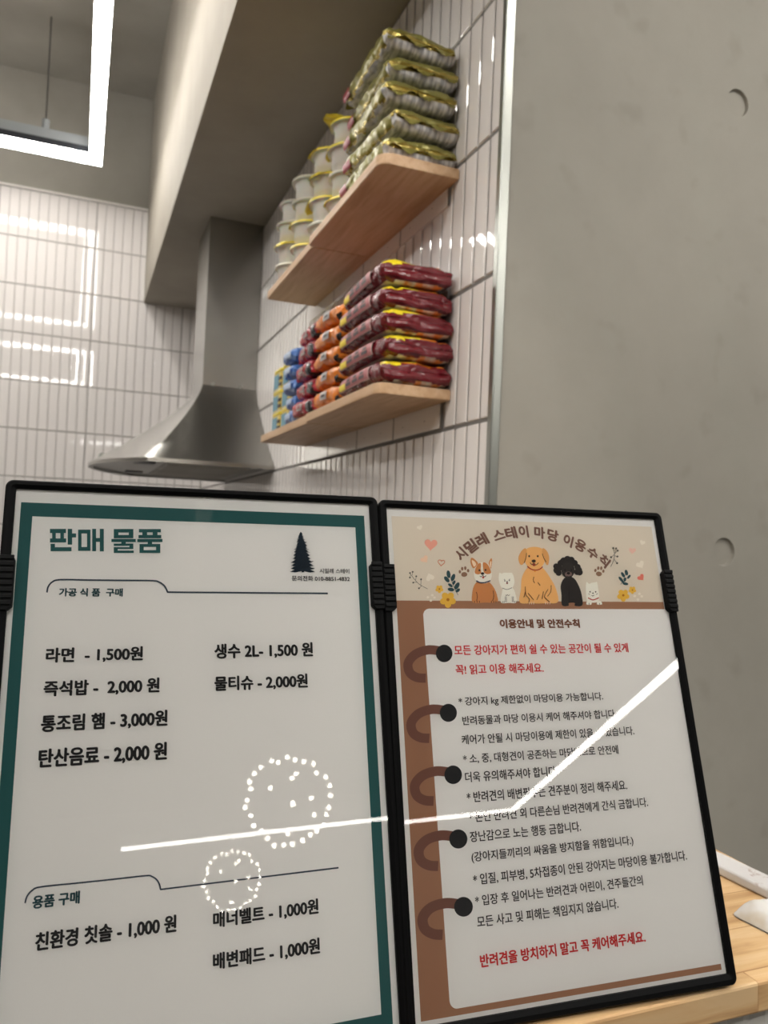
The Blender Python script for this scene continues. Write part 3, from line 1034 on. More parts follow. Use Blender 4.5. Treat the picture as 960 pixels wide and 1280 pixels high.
class Holder:
    WD, HT = .2187, .3072

    def __init__(s, name, yaw, tilt, roll, uc, vb, off, label):
        U = Vector((math.cos(yaw), math.sin(yaw), 0)); B = Vector((-math.sin(yaw), math.cos(yaw), 0))
        V = -math.sin(tilt) * B + Vector((0, 0, -math.cos(tilt)))
        s.U = math.cos(roll) * U + math.sin(roll) * V
        s.V = -math.sin(roll) * U + math.cos(roll) * V
        s.n = s.U.cross(s.V)
        s.uc, s.vb = uc, vb
        s.off = off
        p = s.n * off + s.U * uc + s.V * vb + Vector((0, 0, H))
        t = empty(name, (0, 0, 0), label, 'sign holder')
        t.matrix_world = Matrix(((s.U.x, -s.V.x, -s.n.x, p.x), (s.U.y, -s.V.y, -s.n.y, p.y), (s.U.z, -s.V.z, -s.n.z, p.z), (0, 0, 0, 1)))
        s.root = t
        s.layer = 0

    def at(s, px, py):
        """a point of the flat sheet seen in the survey photo, as (x, y) in metres on the sheet"""
        d = CR * ((px - 480) / F) + CU * ((640 - py) / F) + CF
        P = d * (s.off / d.dot(s.n))
        return (P.dot(s.U) - s.uc, s.vb - P.dot(s.V))

    def frame(s, sheet_name):
        w, h = s.WD / 2, s.HT
        sd, tp, bt = .0053, .0047, .0062

        def rr(x0, y0, x1, y1, r, n=6):
            pts = []
            for cx, cy, a0 in ((x1 - r, y1 - r, 0), (x0 + r, y1 - r, PI / 2), (x0 + r, y0 + r, PI), (x1 - r, y0 + r, 1.5 * PI)):
                for k in range(n + 1):
                    a = a0 + PI / 2 * k / n
                    pts.append((cx + r * math.cos(a), cy + r * math.sin(a)))
            return pts
        m = M()
        rings = [(rr(-w, 0, w, h, .0042), -.0065), (rr(-w, 0, w, h, .0042), .0006), (rr(-w + .0009, .0009, w - .0009, h - .0009, .0036), .0016),
                 (rr(-w + .0030, .0034, w - .0030, h - .0027, .0024), .0016), (rr(-w + sd, bt, w - sd, h - tp, .0008), .0004), (rr(-w + sd, bt, w - sd, h - tp, .0008), -.0055)]
        n = len(rings[0][0])
        for k, (pts, z) in enumerate(rings):
            m.add([(x, y, z) for x, y in pts], [])
        for k in range(len(rings) - 1):
            for i in range(n):
                j = (i + 1) % n
                m.f.append((k * n + i, k * n + j, (k + 1) * n + j, (k + 1) * n + i)); m.m.append(0); m.sm.append(False)
        m.build('frame', black_plastic, s.root)
        m = M(); m.box((-w + .004, .004, -.0062), (w - .004, h - .004, -.0042)); m.build('back_plate', black_plastic, s.root)
        m = M(); m.box((-w + .0052, .0060, -.0030), (w - .0052, h - .0045, -.0016)); s.sheet = m.build(sheet_name, paper_mat, s.root)
        s.z0 = -.00156
        m = M(); m.box((-w + .0052, .0060, -.0002), (w - .0052, h - .0045, .0003)); 
        m = M(); m.add([(-w + .0053, .0061, .0002), (w - .0053, .0061, .0002), (w - .0053, h - .0046, .0002), (-w + .0053, h - .0046, .0002)], [(0, 1, 2, 3)])
        m.build('clear_cover', cover, s.root)
        for sg in (-1, 1):
            m = M()
            yc = h - .0585
            L2 = .0150
            x0, x1 = sg * (w - .0078), sg * w
            a, b = min(x0, x1), max(x0, x1)
            c = .0022
            if sg > 0:
                pts = [(a, yc - L2 + c), (a + c, yc - L2), (b, yc - L2), (b, yc + L2), (a + c, yc + L2), (a, yc + L2 - c)]
            else:
                pts = [(b - c, yc - L2), (b, yc - L2 + c), (b, yc + L2 - c), (b - c, yc + L2), (a, yc + L2), (a, yc - L2)]
            m.prism(pts, -.0066, .0030)
            for k in range(8):
                y = yc - L2 + .0026 + k * .00355
                m.box((a + .0003, y, .0028), (b - .0004, y + .0024, .0040))
            m.build('clip', clip_plastic, s.root, bevel=.0004)
        # rear easel leg that keeps it leaning back
        m = M()
        R = s.root.matrix_world.to_3x3().inverted()
        foot = Vector((s.root.location.x, s.root.location.y + .165, ZC + .002)) - s.root.location
        f = R @ foot
        top = Vector((0, .19, -.0066))
        for x in (-.03, .03):
            m.tube((top.x + x, top.y, top.z), (f.x + x * 1.3, f.y, f.z), .0025, 8)
        m.tube((f.x - .039, f.y, f.z), (f.x + .039, f.y, f.z), .0025, 8)
        m.build('easel_leg', black_plastic, s.root)

    # ---- printing
    def z(s, k):
        return s.z0 + .00005 * k

    def text(s, body, lt, lb, rb, m, name, bold=.012, k=6, box=None):
        c = bpy.data.curves.new(name, 'FONT')
        c.body = body
        c.resolution_u = 4
        o = bpy.data.objects.new(name, c)
        COL.objects.link(o)
        me = bpy.data.meshes.new_from_object(o)
        bpy.data.objects.remove(o)
        bpy.data.curves.remove(c)
        xs = [v.co.x for v in me.vertices]; ys = [v.co.y for v in me.vertices]
        if box:
            x0, y0, x1, y1 = box
        else:
            A, B, C = s.at(*lt), s.at(*lb), s.at(*rb)
            x0, x1, y0 = (A[0] + B[0]) / 2, C[0], (B[1] + C[1]) / 2
            y1 = y0 + (A[1] - B[1])
        a0, a1, b0, b1 = min(xs), max(xs), min(ys), max(ys)
        for v in me.vertices:
            v.co = (x0 + (v.co.x - a0) / (a1 - a0) * (x1 - x0), y0 + (v.co.y - b0) / (b1 - b0) * (y1 - y0), s.z(k))
        vs0 = [tuple(v.co) for v in me.vertices]
        fs0 = [tuple(p.vertices) for p in me.polygons]
        bpy.data.meshes.remove(me)
        g = M()
        h_ = bold * (y1 - y0) * 1.25
        for q, (dx, dy) in enumerate(((0, 0), (-h_, 0), (h_, 0), (0, -h_ * .8), (0, h_ * .8), (-h_ * .7, h_ * .7), (h_ * .7, -h_ * .7)) if bold else ((0, 0),)):
            g.add([(x + dx, y + dy, z + q * 2e-6) for x, y, z in vs0], fs0)
        me = bpy.data.meshes.new(name)
        me.from_pydata(g.v, [], g.f)
        me.materials.append(m)
        o = bpy.data.objects.new(name, me)
        COL.objects.link(o)
        o.parent = s.sheet
        return o


class Art:
    """flat printed artwork: one mesh per drawing, drawn in the coordinates of a survey crop"""

    def __init__(s, holder, ox, oy, sc, base=4):
        s.h, s.ox, s.oy, s.sc = holder, ox, oy, sc
        s.m = M(); s.mats = []; s.k = base

    def q(s, x, y):
        return s.h.at(s.ox + x / s.sc, s.oy + y / s.sc)

    def mi(s, c):
        c = paint(*c) if isinstance(c, tuple) else c
        if c not in s.mats:
            s.mats.append(c)
        return s.mats.index(c)

    def raw(s, pts, c, up=.35):
        s.k += up
        z = s.h.z(s.k)
        P = [(*s.q(x, y), z) for x, y in pts]
        ar = sum(P[i][0] * P[(i + 1) % len(P)][1] - P[(i + 1) % len(P)][0] * P[i][1] for i in range(len(P)))
        if ar < 0:
            P.reverse()
        s.m.add(P, [tuple(range(len(P)))], s.mi(c))

    def ell(s, x, y, rx, ry, c, rot=0, n=28):
        a = math.radians(rot)
        s.raw([(x + rx * math.cos(2 * PI * k / n) * math.cos(a) - ry * math.sin(2 * PI * k / n) * math.sin(a),
                y + rx * math.cos(2 * PI * k / n) * math.sin(a) + ry * math.sin(2 * PI * k / n) * math.cos(a)) for k in range(n)], c)

    def blob(s, pts, c, n=6):
        s.raw(spline(pts, True, n), c)

    def line(s, pts, w, c, smooth=True, n=8):
        p = spline(pts, False, n) if smooth and len(pts) > 2 else pts
        s.k += .35
        z = s.h.z(s.k)
        ww = w if isinstance(w, (list, tuple)) else (w, w)
        vs = []
        for i in range(len(p)):
            a = p[max(0, i - 1)]; b = p[min(len(p) - 1, i + 1)]
            dx, dy = b[0] - a[0], b[1] - a[1]
            l = math.hypot(dx, dy) or 1
            h = (ww[0] + (ww[1] - ww[0]) * i / (len(p) - 1)) / 2
            vs += [(*s.q(p[i][0] - dy / l * h, p[i][1] + dx / l * h), z), (*s.q(p[i][0] + dy / l * h, p[i][1] - dx / l * h), z)]
        s.m.add(vs, [(2 * i, 2 * i + 2, 2 * i + 3, 2 * i + 1) for i in range(len(p) - 1)], s.mi(c))

    def done(s, name, label=None):
        o = s.m.build(name, s.mats, s.h.sheet)
        if label:
            o['label'] = label
        return o


def spline(p, closed, n=8):
    out = []
    N = len(p)
    for i in range(N if closed else N - 1):
        g = lambda k: p[k % N] if closed else p[max(0, min(N - 1, k))]
        a, b, c, d = g(i - 1), g(i), g(i + 1), g(i + 2)
        for q in range(n):
            t = q / n
            out.append(tuple(.5 * (2 * b[j] + (c[j] - a[j]) * t + (2 * a[j] - 5 * b[j] + 4 * c[j] - d[j]) * t * t + (3 * b[j] - a[j] - 3 * c[j] + d[j]) * t ** 3) for j in (0, 1)))
    if not closed:
        out.append(p[-1])
    return out


R_ = math.radians
left = Holder('sign_holder', -.0355, .283, -.0096, .05614, .1541, .4529, 'black framed sign holder showing the green bordered price list')
left.frame('price_list')
right = Holder('sign_holder', -.0649, .2849, -.0079, .2613, .1530, .45695, 'black framed sign holder showing the brown notice with drawn dogs')
right.frame('notice_sheet')

# ---- price list (left)
GREEN, NAVY, BLACK = (33, 82, 82), (38, 50, 62), (26, 26, 28)
a = Art(left, 0, 0, 1, 1)
o1 = left.at(26.2, 625.8); o2 = left.at(454.8, 644.6); i1 = left.at(40.2, 643.8); i2 = left.at(444.9, 658.9); i3 = left.at(478, 1269)
X0, X1, Y1 = o1[0], o2[0], (o1[1] + o2[1]) / 2
U0, U1, V1, V0 = i1[0], (i2[0] + i3[0]) / 2, (i1[1] + i2[1]) / 2, i3[1]
X1 = U1 + (U0 - X0) * 1.02; Y0 = V0 - (Y1 - V1)
zz = left.z(1)
m = M()
vs = [(X0, Y0, zz), (X1, Y0, zz), (X1, Y1, zz), (X0, Y1, zz), (U0, V0, zz), (U1, V0, zz), (U1, V1, zz), (U0, V1, zz)]
m.add(vs, [(0, 1, 5, 4), (1, 2, 6, 5), (2, 3, 7, 6), (3, 0, 4, 7)])
m.build('green_border', paint(*GREEN), left.sheet)

# heavy block heading 판매 물품, drawn stroke by stroke on a crop scaled 8x
hd = Art(left, 62.3, 659, 8, 4)


def bars(sy, *rs):
    for x0, y0, x1, y1 in rs:
        hd.raw([(x0, y0 + sy), (x1, y0 + sy), (x1, y1 + sy), (x0, y1 + sy)], GREEN, .02)


# pan: p + a + n
bars(10, (0, 0, 160, 42), (22, 42, 58, 96), (104, 42, 140, 96), (0, 96, 162, 136), (178, 0, 222, 158), (222, 46, 262, 86), (6, 150, 50, 224), (50, 184, 216, 224))
# mae: m + ae
bars(10, (282, 8, 316, 220), (372, 8, 406, 220), (316, 8, 372, 46), (316, 182, 372, 220), (424, 0, 462, 224), (500, 0, 540, 226), (462, 92, 500, 130))
# mul: m + u + l
bars(16, (640, -4, 836, 30), (640, 30, 686, 56), (790, 30, 836, 56), (640, 56, 836, 88), (616, 96, 860, 126), (716, 124, 760, 142), (640, 142, 836, 164), (796, 164, 836, 178), (640, 178, 836, 196), (640, 196, 680, 212), (640, 212, 840, 236))
# pum: p + u + m
bars(16, (892, -4, 1112, 29), (926, 28, 974, 58), (1030, 28, 1078, 58), (888, 56, 1116, 88), (876, 96, 1128, 126), (980, 124, 1024, 146), (898, 146, 1106, 174), (898, 174, 940, 208), (1064, 174, 1106, 208), (898, 208, 1106, 236))
hd.done('heading')

# pine tree emblem (crop scaled 6.857 from 340,650)
tr_ = Art(left, 340, 650, 6.857, 3)
rt = random.Random(3)
L_, R2 = [], []
N = 11
for k in range(N + 1):
    f = k / N
    y = 112 + f * 318
    wd_ = 14 + 88 * f ** .85
    cxx = 250 + 18 * f
    L_.append((cxx - wd_ * rt.uniform(.95, 1.12), y + 10)); L_.append((cxx - wd_ * .60, y + 15))
    R2.append((cxx + wd_ * rt.uniform(.95, 1.12), y + 11)); R2.append((cxx + wd_ * .60, y + 16))
tr_.raw([(250, 95), (240, 112)] + L_ + [(258, 434), (258, 444), (280, 444), (280, 434)] + list(reversed(R2)) + [(266, 112)], (16, 32, 44))
for k in range(N):
    f = (k + .5) / N
    y = 118 + f * 310
    w_ = 14 + 88 * f ** .85
    cxx = 250 + 18 * f
    for sg in (-1, 1):
        tr_.blob([(cxx, y - 6), (cxx + sg * w_ * .8, y + rt.uniform(-8, 2)), (cxx + sg * w_ * rt.uniform(1.0, 1.22), y + rt.uniform(-8, 4)), (cxx + sg * w_ * .62, y + 9), (cxx, y + 10)], (16, 32, 44), 4)
tr_.done('pine_tree_emblem')
T = left.text
ink_b, ink_n, ink_g = paint(*BLACK), paint(*NAVY), paint(30, 62, 68)
T('시밀레 스테이', (400.3, 709.6), (400, 715.6), (437.4, 716.8), paint(45, 45, 48), 'emblem_caption', .012)
T('문의전화 010-8851-4832', (365.6, 719.0), (365.4, 725.4), (438, 726.3), ink_b, 'phone_line', .018)
for nm, arc in (('section_rule', [(58.5, 740), (60, 733), (65, 727), (75, 724), (110, 724.4), (150, 724.8), (190, 725.2), (199, 727), (205, 731), (208, 735.5), (209.6, 739.6)]),
                ('section_rule', [(31.0, 1129.5), (33.5, 1121), (40, 1113.5), (51.5, 1109), (100, 1104), (150, 1098.6), (183, 1095), (190, 1096), (196, 1100), (199.5, 1106), (201, 1112.4)])):
    a = Art(left, 0, 0, 1, 4)
    a.line(arc, 2.0, (46, 58, 72))
    a.line([(209, 739.6), (410.5, 741.2)] if arc[0][0] > 50 else [(200.3, 1112.4), (424, 1085)], 2.0, (46, 58, 72), False)
    a.done(nm)
T('가공 식 품  구매', (74, 734.6), (74, 744.6), (153, 745), ink_g, 'section_title', .035)
T('용품 구매', (40.6, 1121), (41.2, 1136.5), (98.8, 1129.5), ink_g, 'section_title', .035)
for body, lt, lb, rb in (('라면  - 1,500원', (58, 809.5), (57.8, 828), (178, 826)), ('즉석밥 -  2,000 원', (55.2, 850.5), (54.8, 870), (198.8, 866.5)),
                         ('통조림 햄 - 3,000원', (52, 893), (51.6, 914), (208.8, 909)), ('탄산음료 - 2,000 원', (49, 936), (48.6, 959.5), (208, 951)),
                         ('생수 2L- 1,500 원', (269, 805), (269, 823.5), (391.5, 820.5)), ('물티슈 - 2,000원', (269, 845), (269, 863.2), (385, 860.2)),
                         ('친환경 칫솔 - 1,000 원', (44.5, 1164), (45, 1187), (220, 1169)), ('매너벨트 - 1,000원', (267, 1139), (267.6, 1159), (398.6, 1145)),
                         ('배변패드 - 1,000원', (267, 1190.5), (267.4, 1211.5), (400.4, 1195))):
    T(body, lt, lb, rb, ink_b, 'price_line', .032)

# ---- notice (right)
p1, p2, p3, p4 = right.at(489.7, 644.1), right.at(816, 658), right.at(904, 1213), right.at(528, 1278)
X0, X1, Y0, Y1 = (p1[0] + p4[0]) / 2, (p2[0] + p3[0]) / 2, (p3[1] + p4[1]) / 2, (p1[1] + p2[1]) / 2
BROWN, BEIGE = (152, 110, 84), (212, 202, 186)
yb = (right.at(495.9, 749)[1] + right.at(829.7, 753)[1]) / 2


def rect(name, x0, y0, x1, y1, c, k, r=0):
    m = M()
    if r:
        pts = []
        for cx, cy, a0 in ((x0 + r, y1 - r, PI / 2), (x0 + r, y0 + r, PI)):
            for q in range(9):
                t_ = a0 + PI / 2 * q / 8
                pts.append((cx + r * math.cos(t_), cy + r * math.sin(t_)))
        pts += [(x1, y0), (x1, y1)]
        m.add([(x, y, right.z(k)) for x, y in pts], [tuple(range(len(pts)))])
    else:
        m.add([(x0, y0, right.z(k)), (x1, y0, right.z(k)), (x1, y1, right.z(k)), (x0, y1, right.z(k))], [(0, 1, 2, 3)])
    return m.build(name, c if not isinstance(c, tuple) else paint(*c), right.sheet)


rect('brown_backing', X0, Y0, X1, Y1, BROWN, 1)
rect('beige_banner', X0, yb, X1, Y1, BEIGE, 2)
w1 = right.at(530.5, 775)[0]; w2 = (right.at(545, 759.4)[1] + right.at(830, 761.8)[1]) / 2; w3 = (right.at(590, 1257.5)[1] + right.at(904, 1206.3)[1]) / 2
rect('white_page', w1, w3, X1 + .0004, w2, paper_mat, 2, .0045)
for dx, dy in ((556.2, 816.5), (561.5, 890.9), (567.5, 968.5), (574, 1049), (580.5, 1134)):
    g = (dy - 816.5) / 318
    k = 1 + .13 * g
    a = Art(right, dx, dy, 1, 4)
    a.line([(-4 * k, -3), (-20 * k, -4.5), (-36 * k, 1 * k), (-45 * k, 12 * k), (-43 * k, 24 * k), (-34 * k, 30 * k), (-23 * k, 31 * k)], 11.5 * k, (112, 74, 62))
    a.ell(0, 0, 10.4 * k, 11.0 * k, (27, 28, 30))
    a.done('binder_ring')

# curved heading
chars = [('시', 268, 188, -45), ('밀', 296, 165, -36), ('레', 328, 147, -27), ('스', 376, 132, -18), ('테', 411, 127, -10), ('이', 447, 123, -3),
         ('마', 493, 126, 6), ('당', 531, 134, 13), ('이', 575, 149, 22), ('용', 610, 163, 28), ('수', 645, 185, 37), ('칙', 678, 207, 45)]
hm = M()
hb_ = paint(118, 86, 74)
for ch, x, y, ang in chars:
    o = right.text(ch, 0, 0, 0, hb_, 'tmp', .045, 5, (-.5, -.5, .5, .5))
    me = o.data
    zc_ = right.z(5)
    cx, cy = right.at(460 + x / 2.2857, 610 + y / 2.2857)
    sz = .0081
    wx_ = {'시': .82, '이': .84, '칙': .9, '마': .95}.get(ch, 1.0); hy_ = {'스': .78, '수': .92}.get(ch, 1.0)
    t_ = -R_(ang)
    vs = [(cx + sz * (v.co.x * wx_ * math.cos(t_) - v.co.y * hy_ * math.sin(t_)), cy + sz * (v.co.x * wx_ * math.sin(t_) + v.co.y * hy_ * math.cos(t_)), right.z(5) + v.co.z - zc_) for v in me.vertices]
    hm.add(vs, [tuple(p.vertices) for p in me.polygons])
    bpy.data.objects.remove(o)
hm.build('curved_heading', hb_, right.sheet)

# drawn dogs and ornaments; A: crop 5.333x from 490,640   B: crop 4.571x from 640,640
A = lambda base=4: Art(right, 490, 640, 5.3333, base)
B = lambda base=4: Art(right, 640, 640, 4.5714, base)
TAN, WHITE, LINE, GOLD, CURL, CREAM = (196, 132, 80), (232, 226, 214), (52, 40, 36), (228, 178, 112), (42, 38, 37), (236, 206, 178)
# corgi
a = A()
a.blob([(545, 600), (540, 540), (552, 490), (575, 462), (612, 458), (655, 466), (690, 510), (708, 560), (706, 598), (625, 602)], TAN)
a.line([(568, 530), (574, 560), (570, 590)], 4, LINE); a.line([(680, 520), (684, 560), (676, 592)], 4, LINE)
for x in (556, 572, 588, 668, 684, 698):
    a.line([(x, 590), (x, 603)], 4, LINE, False)
a.blob([(548, 372), (530, 340), (530, 308), (540, 302), (560, 316), (578, 342)], TAN); a.blob([(552, 362), (540, 338), (538, 318), (556, 328), (566, 346)], CREAM)
a.blob([(650, 342), (658, 316), (668, 305), (672, 318), (670, 350), (662, 376)], TAN); a.blob([(656, 348), (662, 324), (668, 334), (664, 364)], CREAM)
a.blob([(550, 420), (560, 368), (590, 336), (622, 334), (652, 352), (668, 400), (668, 436), (648, 466), (610, 474), (572, 462)], WHITE)
a.blob([(556, 400), (566, 362), (586, 338), (598, 344), (596, 376), (598, 404), (576, 414)], TAN)
a.blob([(612, 334), (640, 344), (660, 378), (664, 404), (640, 412), (618, 400), (612, 370)], TAN)
for x, y in ((587, 386), (628, 384)):
    a.ell(x, y, 6, 7, LINE)
a.ell(608, 408, 12, 9, LINE); a.line([(590, 424), (600, 430), (609, 420), (620, 430), (632, 422)], 4, LINE); a.ell(612, 434, 7, 7, (170, 62, 54))
a.line([(566, 456), (590, 468), (624, 468), (660, 456)], 8, (58, 64, 84))
a.done('dog_drawing', 'drawing of a tan and white corgi')
# small white dog
a = A()
a.blob([(732, 600), (738, 540), (748, 508), (776, 500), (812, 506), (828, 540), (836, 600), (784, 604)], WHITE)
a.blob([(718, 450), (722, 404), (738, 408), (752, 402), (790, 402), (806, 404), (818, 430), (822, 470), (806, 504), (772, 514), (736, 500)], WHITE)
for x, y in ((758, 456), (788, 454)):
    a.ell(x, y, 4, 4, LINE)
a.line([(752, 446), (760, 450)], 3, LINE, False); a.line([(786, 448), (794, 444)], 3, LINE, False)
a.ell(773, 462, 5, 4, LINE); a.ell(773, 472, 6, 6, (120, 50, 46))
a.line([(742, 504), (772, 514), (806, 502)], 4, (130, 124, 120))
for x in (760, 768, 806, 814):
    a.line([(x, 560), (x + 1, 598)], 3, (96, 90, 88), False)
a.line([(762, 550), (768, 556), (774, 548), (782, 556), (790, 548)], 3, (110, 104, 100))
for x in (742, 752, 822, 832):
    a.line([(x, 592), (x, 604)], 3, LINE, False)
a.done('dog_drawing', 'drawing of a small fluffy white dog')
# golden retriever
a = B()
a.blob([(50, 514), (56, 440), (62, 372), (92, 318), (136, 306), (182, 318), (228, 380), (258, 440), (268, 512), (200, 520), (120, 520)], GOLD)
a.blob([(74, 226), (94, 204), (132, 196), (172, 204), (192, 230), (194, 268), (180, 304), (140, 326), (106, 318), (84, 292), (72, 258)], GOLD)
a.blob([(82, 204), (58, 222), (42, 258), (50, 294), (66, 298), (80, 272), (90, 232)], (214, 160, 98))
a.blob([(182, 204), (206, 222), (218, 256), (214, 294), (204, 300), (190, 276), (178, 234)], (214, 160, 98))
a.line([(88, 232), (84, 262), (74, 290)], 3.5, LINE); a.line([(178, 236), (188, 262), (200, 284)], 3.5, LINE)
for x, y in ((103, 250), (152, 250)):
    a.ell(x, y, 5, 6, LINE)
a.ell(129, 278, 12, 9, LINE); a.line([(108, 286), (118, 298), (130, 290), (142, 300), (156, 288)], 4, LINE); a.ell(131, 300, 9, 7, (150, 60, 50))
a.line([(92, 308), (114, 324), (140, 330), (164, 324), (180, 310)], 6, (166, 56, 48)); a.ell(136, 336, 5, 5, (220, 150, 60))
for l in ([(130, 368), (126, 388), (134, 404)], [(152, 400), (166, 418)], [(80, 424), (84, 470), (104, 496), (100, 514)], [(96, 462), (128, 500)], [(228, 416), (226, 452), (208, 480)], [(210, 440), (190, 480), (206, 500), (220, 512)], [(146, 500), (160, 470)], [(176, 496), (184, 452)], [(82, 448), (72, 486)]):
    a.line(l, 3.5, (84, 56, 40))
for x in (104, 116, 128, 196, 208, 220):
    a.line([(x, 512), (x, 526)], 3.5, (226, 206, 190), False)
a.done('dog_drawing', 'drawing of a big golden dog with a red collar')
# black poodle
a = B()
a.blob([(292, 530), (288, 470), (284, 420), (300, 380), (330, 366), (362, 378), (388, 420), (404, 470), (408, 530), (366, 534), (364, 518), (332, 518), (328, 534)], CURL)
for x, y, r in ((262, 330, 20), (258, 308, 17), (272, 346, 17), (386, 330, 20), (392, 342, 18), (380, 312, 18), (284, 290, 19), (300, 276, 19), (322, 268, 20), (344, 272, 19), (362, 290, 19), (378, 340, 18), (276, 318, 18), (322, 296, 26)):
    a.ell(x, y, r, r, CURL, n=18)
a.ell(325, 330, 38, 46, (50, 45, 43))
for x in (308, 344):
    a.ell(x, 330, 4, 5, (18, 16, 16))
a.ell(327, 354, 20, 15, (120, 98, 92)); a.ell(327, 348, 10, 7, (24, 20, 20)); a.line([(316, 364), (328, 368), (340, 364)], 3, (30, 22, 22))
a.line([(330, 420), (332, 516)], 3, (26, 23, 23), False)
a.done('dog_drawing', 'drawing of a curly black poodle')
# white puppy peeking
a = B()
a.blob([(428, 440), (432, 398), (446, 408), (462, 402), (480, 400), (492, 398), (498, 430), (504, 470), (500, 508), (468, 516), (436, 508)], WHITE)
a.blob([(432, 526), (436, 506), (456, 506), (460, 526)], WHITE); a.blob([(492, 526), (496, 508), (514, 508), (520, 526)], WHITE)
for x in (452, 484):
    a.ell(x, 454, 3.5, 4.5, LINE)
a.line([(442, 464), (450, 470)], 3, (110, 100, 96), False); a.line([(486, 470), (496, 464)], 3, (110, 100, 96), False)
a.ell(468, 462, 4.5, 3.5, LINE); a.line([(460, 474), (467, 478), (476, 473)], 3, LINE)
a.line([(440, 488), (468, 500), (502, 488)], 6, (166, 60, 52))
for x in (446, 506):
    a.line([(x, 518), (x, 528)], 3, (110, 100, 96), False)
a.done('dog_drawing', 'drawing of a small white puppy with a red collar')


def heart(a, x, y, s_, rot, c, fill=True):
    pts = []
    for k in range(24):
        t_ = 2 * PI * k / 24
        hx = 16 * math.sin(t_) ** 3
        hy = -(13 * math.cos(t_) - 5 * math.cos(2 * t_) - 2 * math.cos(3 * t_) - math.cos(4 * t_))
        r = R_(rot)
        pts.append((x + s_ * (hx * math.cos(r) - hy * math.sin(r)), y + s_ * (hx * math.sin(r) + hy * math.cos(r))))
    if fill:
        a.raw(pts, c)
    else:
        a.line(pts + pts[:2], 5, c, False)


PINK, PALEP, PEACH, OFFW = (226, 160, 142), (228, 190, 176), (228, 196, 170), (226, 218, 204)
for args in ((264, 212, 2.7, 4, PINK), (222, 312, 1.7, -35, PEACH), (190, 100, 1.2, -20, OFFW), (258, 432, 1.8, 160, OFFW)):
    a = A(); heart(a, *args); a.done('heart_print')
a = A(); heart(a, 334, 334, 1.4, 5, (206, 128, 98), False); a.done('heart_print')
for args in ((694, 218, 1.3, 5, PALEP), (752, 172, 1.0, 20, OFFW), (744, 372, 1.3, -40, (218, 120, 104)), (740, 298, 1.5, -30, OFFW)):
    a = B(); heart(a, *args); a.done('heart_print')


def leaf_sprig(a, stem, leaves, c):
    a.line(stem, 3, c)
    for x, y, l, w, r in leaves:
        a.ell(x, y, l, w, c, r, 18)
    a.done('leaf_sprig')


TEAL = (46, 74, 80)
leaf_sprig(A(), [(384, 392), (398, 440), (420, 500), (446, 552)], [(382, 412, 26, 13, 80), (370, 446, 24, 13, 50), (412, 434, 26, 13, 110), (394, 486, 18, 9, 35), (418, 468, 16, 9, 120), (438, 490, 26, 14, 120), (398, 514, 22, 12, 10), (444, 520, 17, 10, 140)], TEAL)
leaf_sprig(B(), [(660, 330), (648, 372), (628, 412)], [(660, 344, 17, 9, 75), (640, 356, 17, 8, 60), (674, 368, 14, 7, 130), (628, 382, 18, 8, 50), (652, 384, 13, 7, 110), (654, 408, 17, 8, 10), (640, 398, 12, 6, 40)], TEAL)


def berry(a, stem, tips):
    c = (84, 82, 74)
    a.line(stem, 3, c)
    for (x0, y0), (x1, y1) in tips:
        a.line([(x0, y0), (x1, y1)], 2.6, c, False)
        a.ell(x1, y1, 6, 6, c, 0, 12)
    a.done('berry_twig')


berry(A(), [(124, 404), (150, 440), (186, 478), (242, 510)], [((130, 412), (124, 434)), ((140, 420), (142, 396)), ((162, 452), (166, 426)), ((172, 464), (146, 468)), ((196, 484), (198, 446)), ((204, 488), (184, 506)), ((126, 406), (124, 404))])
berry(B(), [(586, 206), (592, 240), (586, 276), (570, 310)], [((590, 236), (610, 218)), ((592, 240), (572, 256)), ((592, 248), (608, 252)), ((588, 268), (606, 290)), ((586, 206), (584, 204)), ((596, 234), (600, 206))])


def flower(a, x, y, r, c=(222, 178, 70)):
    for k in range(5):
        t_ = 2 * PI * k / 5 + .3
        a.ell(x + r * .62 * math.cos(t_), y + r * .62 * math.sin(t_), r * .52, r * .46, c, math.degrees(t_), 16)
    a.ell(x, y, r * .22, r * .22, (176, 112, 36), 0, 12)
    a.done('flower_print')


flower(A(), 321, 511, 24); flower(A(), 378, 582, 48); flower(B(), 642, 474, 32); flower(B(), 694, 444, 20)
for f_, x, y, s_ in ((A, 264, 566, 1), (B, 726, 478, .9)):
    a = f_()
    for dx, dy in ((-20, 0), (10, -14), (0, 22), (24, 2)):
        a.ell(x + dx * s_, y + dy * s_, 9 * s_, 8 * s_, OFFW, 0, 14)
    a.done('white_blossom')


def paw(a, x, y, s_, rot, c=(138, 106, 86)):
    r = R_(rot)
    for dx, dy, rx, ry in ((0, 10, 18, 14), (-24, -8, 7, 10), (-9, -24, 7, 11), (9, -26, 7, 11), (24, -10, 7, 10)):
        a.ell(x + s_ * (dx * math.cos(r) - dy * math.sin(r)), y + s_ * (dx * math.sin(r) + dy * math.cos(r)), rx * s_, ry * s_, c, rot, 16)
    a.done('paw_print')


paw(A(), 486, 402, 1.15, -5); paw(B(), 504, 342, .95, 8)

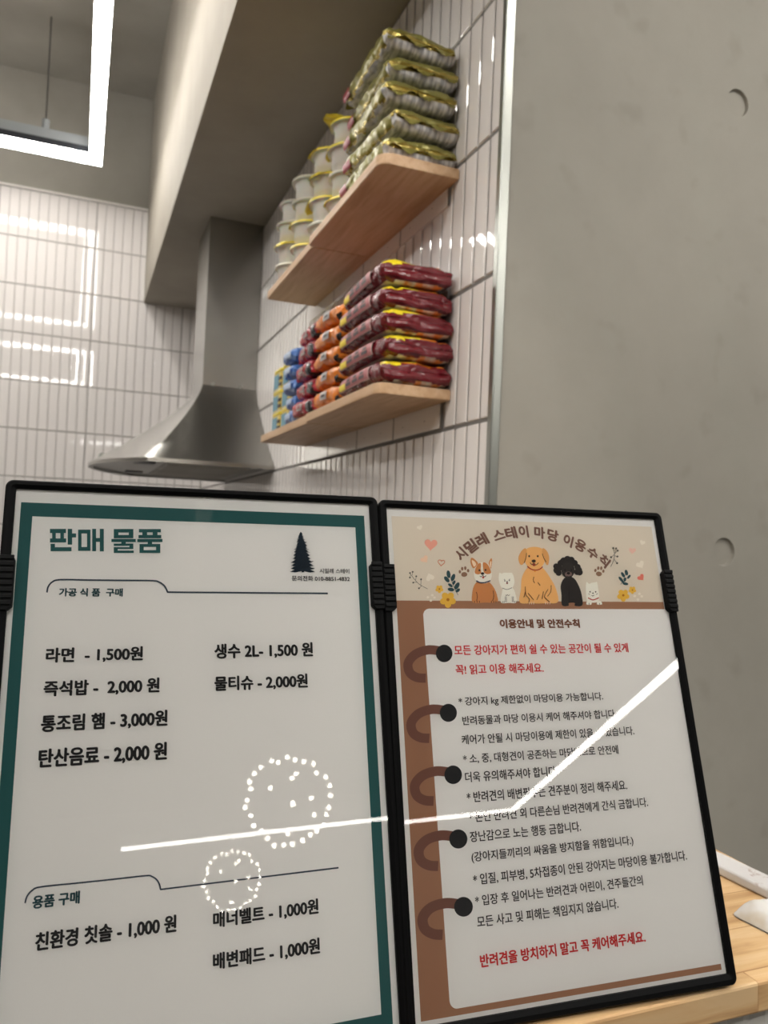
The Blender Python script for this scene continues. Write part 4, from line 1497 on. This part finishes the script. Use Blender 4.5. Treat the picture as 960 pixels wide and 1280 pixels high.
Q7 = lambda x, y: (460 + x / 2.2857, 610 + y / 2.2857)
Q8 = lambda x, y: (480 + x / 2, 930 + y / 2)
T = right.text
brown_ink, red_ink, blk = paint(112, 72, 54), paint(196, 40, 44), paint(38, 34, 34)
T('이용안내 및 안전수칙', Q7(380, 373), Q7(380, 397.5), Q7(608, 399.5), brown_ink, 'subheading', .05)
for q, body, lt, lb, rb in ((Q7, '모든 강아지가 편히 쉴 수 있는 공간이 될 수 있게', (249, 446), (249, 474), (748, 471)), (Q7, '꼭! 읽고 이용 해주세요.', (253, 504), (253, 532), (505, 527))):
    T(body, q(*lt), q(*lb), q(*rb), red_ink, 'notice_line', .02)
for q, body, lt, lb, rb in (
        (Q7, '* 강아지 kg 제한없이 마당이용 가능합니다.', (261, 594), (261, 622), (676, 612)),
        (Q7, '반려동물과 마당 이용시 케어 해주셔야 합니다.', (272, 648), (272, 674), (714, 660)),
        (Q7, '케어가 안될 시 마당이용에 제한이 있을 수 있습니다.', (270, 703), (270, 730), (765, 708)),
        (Q7, '* 소, 중, 대형견이 공존하는 마당임으로 안전에', (274, 757), (274, 785), (720, 764)),
        (Q8, '더욱 유의해주셔야 합니다.', (205, 69), (205, 95), (437, 81)),
        (Q8, '* 반려견의 배변필수는 견주분이 정리 해주세요.', (209, 117), (209, 144), (612, 118)),
        (Q8, '* 본인 반려견 외 다른손님 반려견에게 간식 금합니다.', (214, 168), (214, 194), (664, 160)),
        (Q8, '장난감으로 노는 행동 금합니다.', (217, 216), (217, 243), (496, 222)),
        (Q8, '(강아지들끼리의 싸움을 방지함을 위함입니다.)', (221, 267), (221, 296), (628, 259)),
        (Q8, '* 입질, 피부병, 5차접종이 안된 강아지는 마당이용 불가합니다.', (225, 321), (225, 350), (762, 297)),
        (Q8, '* 입장 후 일어나는 반려견과 어린이, 견주들간의', (230, 374), (230, 402), (652, 360)),
        (Q8, '모든 사고 및 피해는 책임지지 않습니다.', (235, 428), (235, 456), (590, 416))):
    T(body, q(*lt), q(*lb), q(*rb), blk, 'notice_line', .014)
T('반려견을 방치하지 말고 꼭 케어해주세요.', Q8(243, 524), Q8(243, 556), Q8(658, 501), paint(186, 40, 40), 'closing_line', .03)
